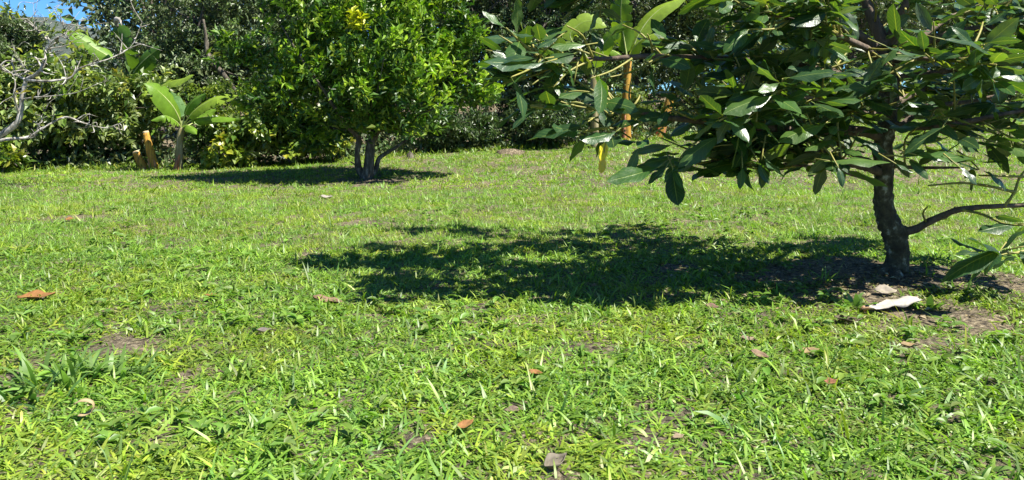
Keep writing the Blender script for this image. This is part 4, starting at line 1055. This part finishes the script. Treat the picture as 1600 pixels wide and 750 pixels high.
fallen(109, 347, 16, ORA, 'tiny tan leaf far back on the left lawn', 2, .2, .3, .6)
fallen(510, 312, 24, (.36, .32, .28), 'small whitish dead leaf between the citrus and the big shadow', 3, -.1, .5)
fallen(512, 474, 60, PNK, 'long pinkish dry leaf half sunk in grass at the lower left of the big shadow', 4, -.3, .2, .3, .02)
fallen(837, 593, 26, ORA, 'small orange leaf in the lower centre, the upper of the two orange ones', 5, -.25, .4, .5)
fallen(727, 680, 34, ORA, 'curled orange leaf low in the centre, the lower of the two orange ones', 6, .5, .6, .5, .05)
fallen(803, 648, 34, (.2, .14, .11), 'flat grey brown leaf between the two orange leaves', 7, .05, .2, .4, .02)
fallen(868, 738, 50, GRY, 'curled grey leaf at the bottom edge of the picture', 8, .55, 1.2, .55, .02, roll=.8)
fallen(413, 525, 26, (.18, .15, .14), 'small dark grey leaf between the big shadow and the pale soil patch', 9, .1, .4, .5)
fallen(1187, 564, 32, PNK, 'small pinkish brown leaf left of the larger tan leaf at the lower right', 10, -.5, .4, .5)
fallen(1264, 558, 40, TAN, 'tan dead leaf below the bare soil at the lower right', 11, .12, .3, .4)
fallen(1295, 608, 32, RED, 'reddish brown crumpled leaf at the lower right', 12, .1, .7, .55)
fallen(1113, 487, 24, (.22, .13, .1), 'small dark brown leaf at the lower right rim of the big shadow', 13, -.2, .5, .6)
fallen(1326, 507, 52, DKB, 'dark brown curled leaf below the white dried sheath', 14, -.15, .5, .4, .03)
fallen(1418, 548, 26, TAN, 'small tan leaf on the right side, nearest the bare soil strip', 15, 0, .4, .5)
fallen(1170, 535, 30, (.3, .22, .16), 'dull brown leaf lying above the small pinkish brown leaf', 16, -.2, .2, .4, .02)
fallen(330, 467, 22, ORA, 'thin orange leaf left of the big shadow', 17, .4, .3, .3)
fallen(1384, 464, 40, (.34, .29, .24), 'grey brown dead leaf tucked behind the white dried sheath', 18, 0, .3, .6, .04)
b = G(130, 662); r = np.random.default_rng(8); V, C, UV = [], [], []
R0 = 15 / F * b.y
for i in range(15):
    t = i / 14; a = -2.0 + t * 4.6; w = R0 * np.interp(t, [0, .3, .8, 1], [.55, .95, .7, .1])
    for j in range(5):
        u = j / 4 - .5
        V.append((math.cos(a) * R0 + r.normal(0, .001), u * w * 1.1, R0 * .9 + math.sin(a) * R0 * .8 + .3 * u * u * R0)); C.append(np.array((.40, .30, .17)) * r.uniform(.85, 1.15)); UV.append((1, t))
Qs = [(i * 5 + j, i * 5 + j + 1, (i + 1) * 5 + j + 1, (i + 1) * 5 + j) for i in range(14) for j in range(4)]
o = mesh_np('fallen_leaf', np.array(V), [np.array(Qs)], M['dry'], None, np.array(C), np.array(UV)); o.location = b + Vector((0, 0, .02)); o.rotation_euler = (0, 0, .35)
o.modifiers.new('thickness', 'SOLIDIFY').thickness = .002
tag(o, 'tan leaf curled into a ring in the lower left grass', 'fallen leaf', 'dead leaves lying on the lawn')
fallen(1060, 690, 24, (.3, .22, .15), 'small dull leaf low in the grass at the lower right of centre', 20, .3, .4, .5, .02)
# the white dried sheath
b = G(1392, 486); r = np.random.default_rng(3)
ln = 104 / F * b.y; V, C, UV = [], [], []
for i in range(17):
    t = i / 16; w = np.interp(t, [0, .1, .5, .85, 1], [.05, .10, .15, .19, .06])
    for j in range(9):
        u = j / 4 - 1
        V.append(((t - .5) + .03 * math.sin(u * 9 + 2) * (t > .9), u * w * .75 * (1 + .12 * math.sin(t * 23 + u)) + (t - .5) * .12, .10 + (t - .5) * .10 + (1 - u * u) * w * .2 + .018 * math.sin(u * 11 + t * 5) + .02 * math.sin(t * 17) * abs(u) + r.normal(0, .004)))
        C.append(np.array((.47, .43, .38)) * r.uniform(.85, 1.1) if t > .08 else np.array((.45, .28, .16))); UV.append((1, t))
Qs = [(i * 9 + j, i * 9 + j + 1, (i + 1) * 9 + j + 1, (i + 1) * 9 + j) for i in range(16) for j in range(8)]
o = mesh_np('dried_sheath', np.array(V) * ln, [np.array(Qs)], M['dry'], None, np.array(C), np.array(UV)); o.location = b; o.rotation_euler.z = .12
o.modifiers.new('thickness', 'SOLIDIFY').thickness = .003
tag(o, 'white dried leaf sheath lying on the soil before the avocado trunk', 'dried sheath')

# low earth mound at the wood edge and a few stones
def lump(name, px, py, rx, rz, mat, label, cat, seed):
    b = G(px, py); r = np.random.default_rng(seed); V = []; nu, nv = 16, 7
    R = rx / F * b.y; Hh = rz / F * b.y
    for v in range(nv):
        f = v / (nv - 1) * math.pi / 2
        for u in range(nu):
            a = u / nu * 2 * math.pi; k = 1 + r.normal(0, .09)
            V.append((math.cos(a) * math.cos(f) * R * k, math.sin(a) * math.cos(f) * R * .7 * k, math.sin(f) * Hh * k - .03))
    Qs = [(v * nu + u, v * nu + (u + 1) % nu, (v + 1) * nu + (u + 1) % nu, (v + 1) * nu + u) for v in range(nv - 1) for u in range(nu)]
    o = mesh_np(name, np.array(V), [np.array(Qs)], mat); o.location = b
    return tag(o, label, cat)
lump('earth_mound', 797, 240, 26, 10, M['soil'], 'low brown mound of earth at the wood edge left of the banana stems', 'earth mound', 1)
lump('stone', 641, 248, 6, 13, M['citbark'], 'pale stub of a cut trunk at the wood edge right of the citrus stems', 'stump', 2).name = 'tree_stump'
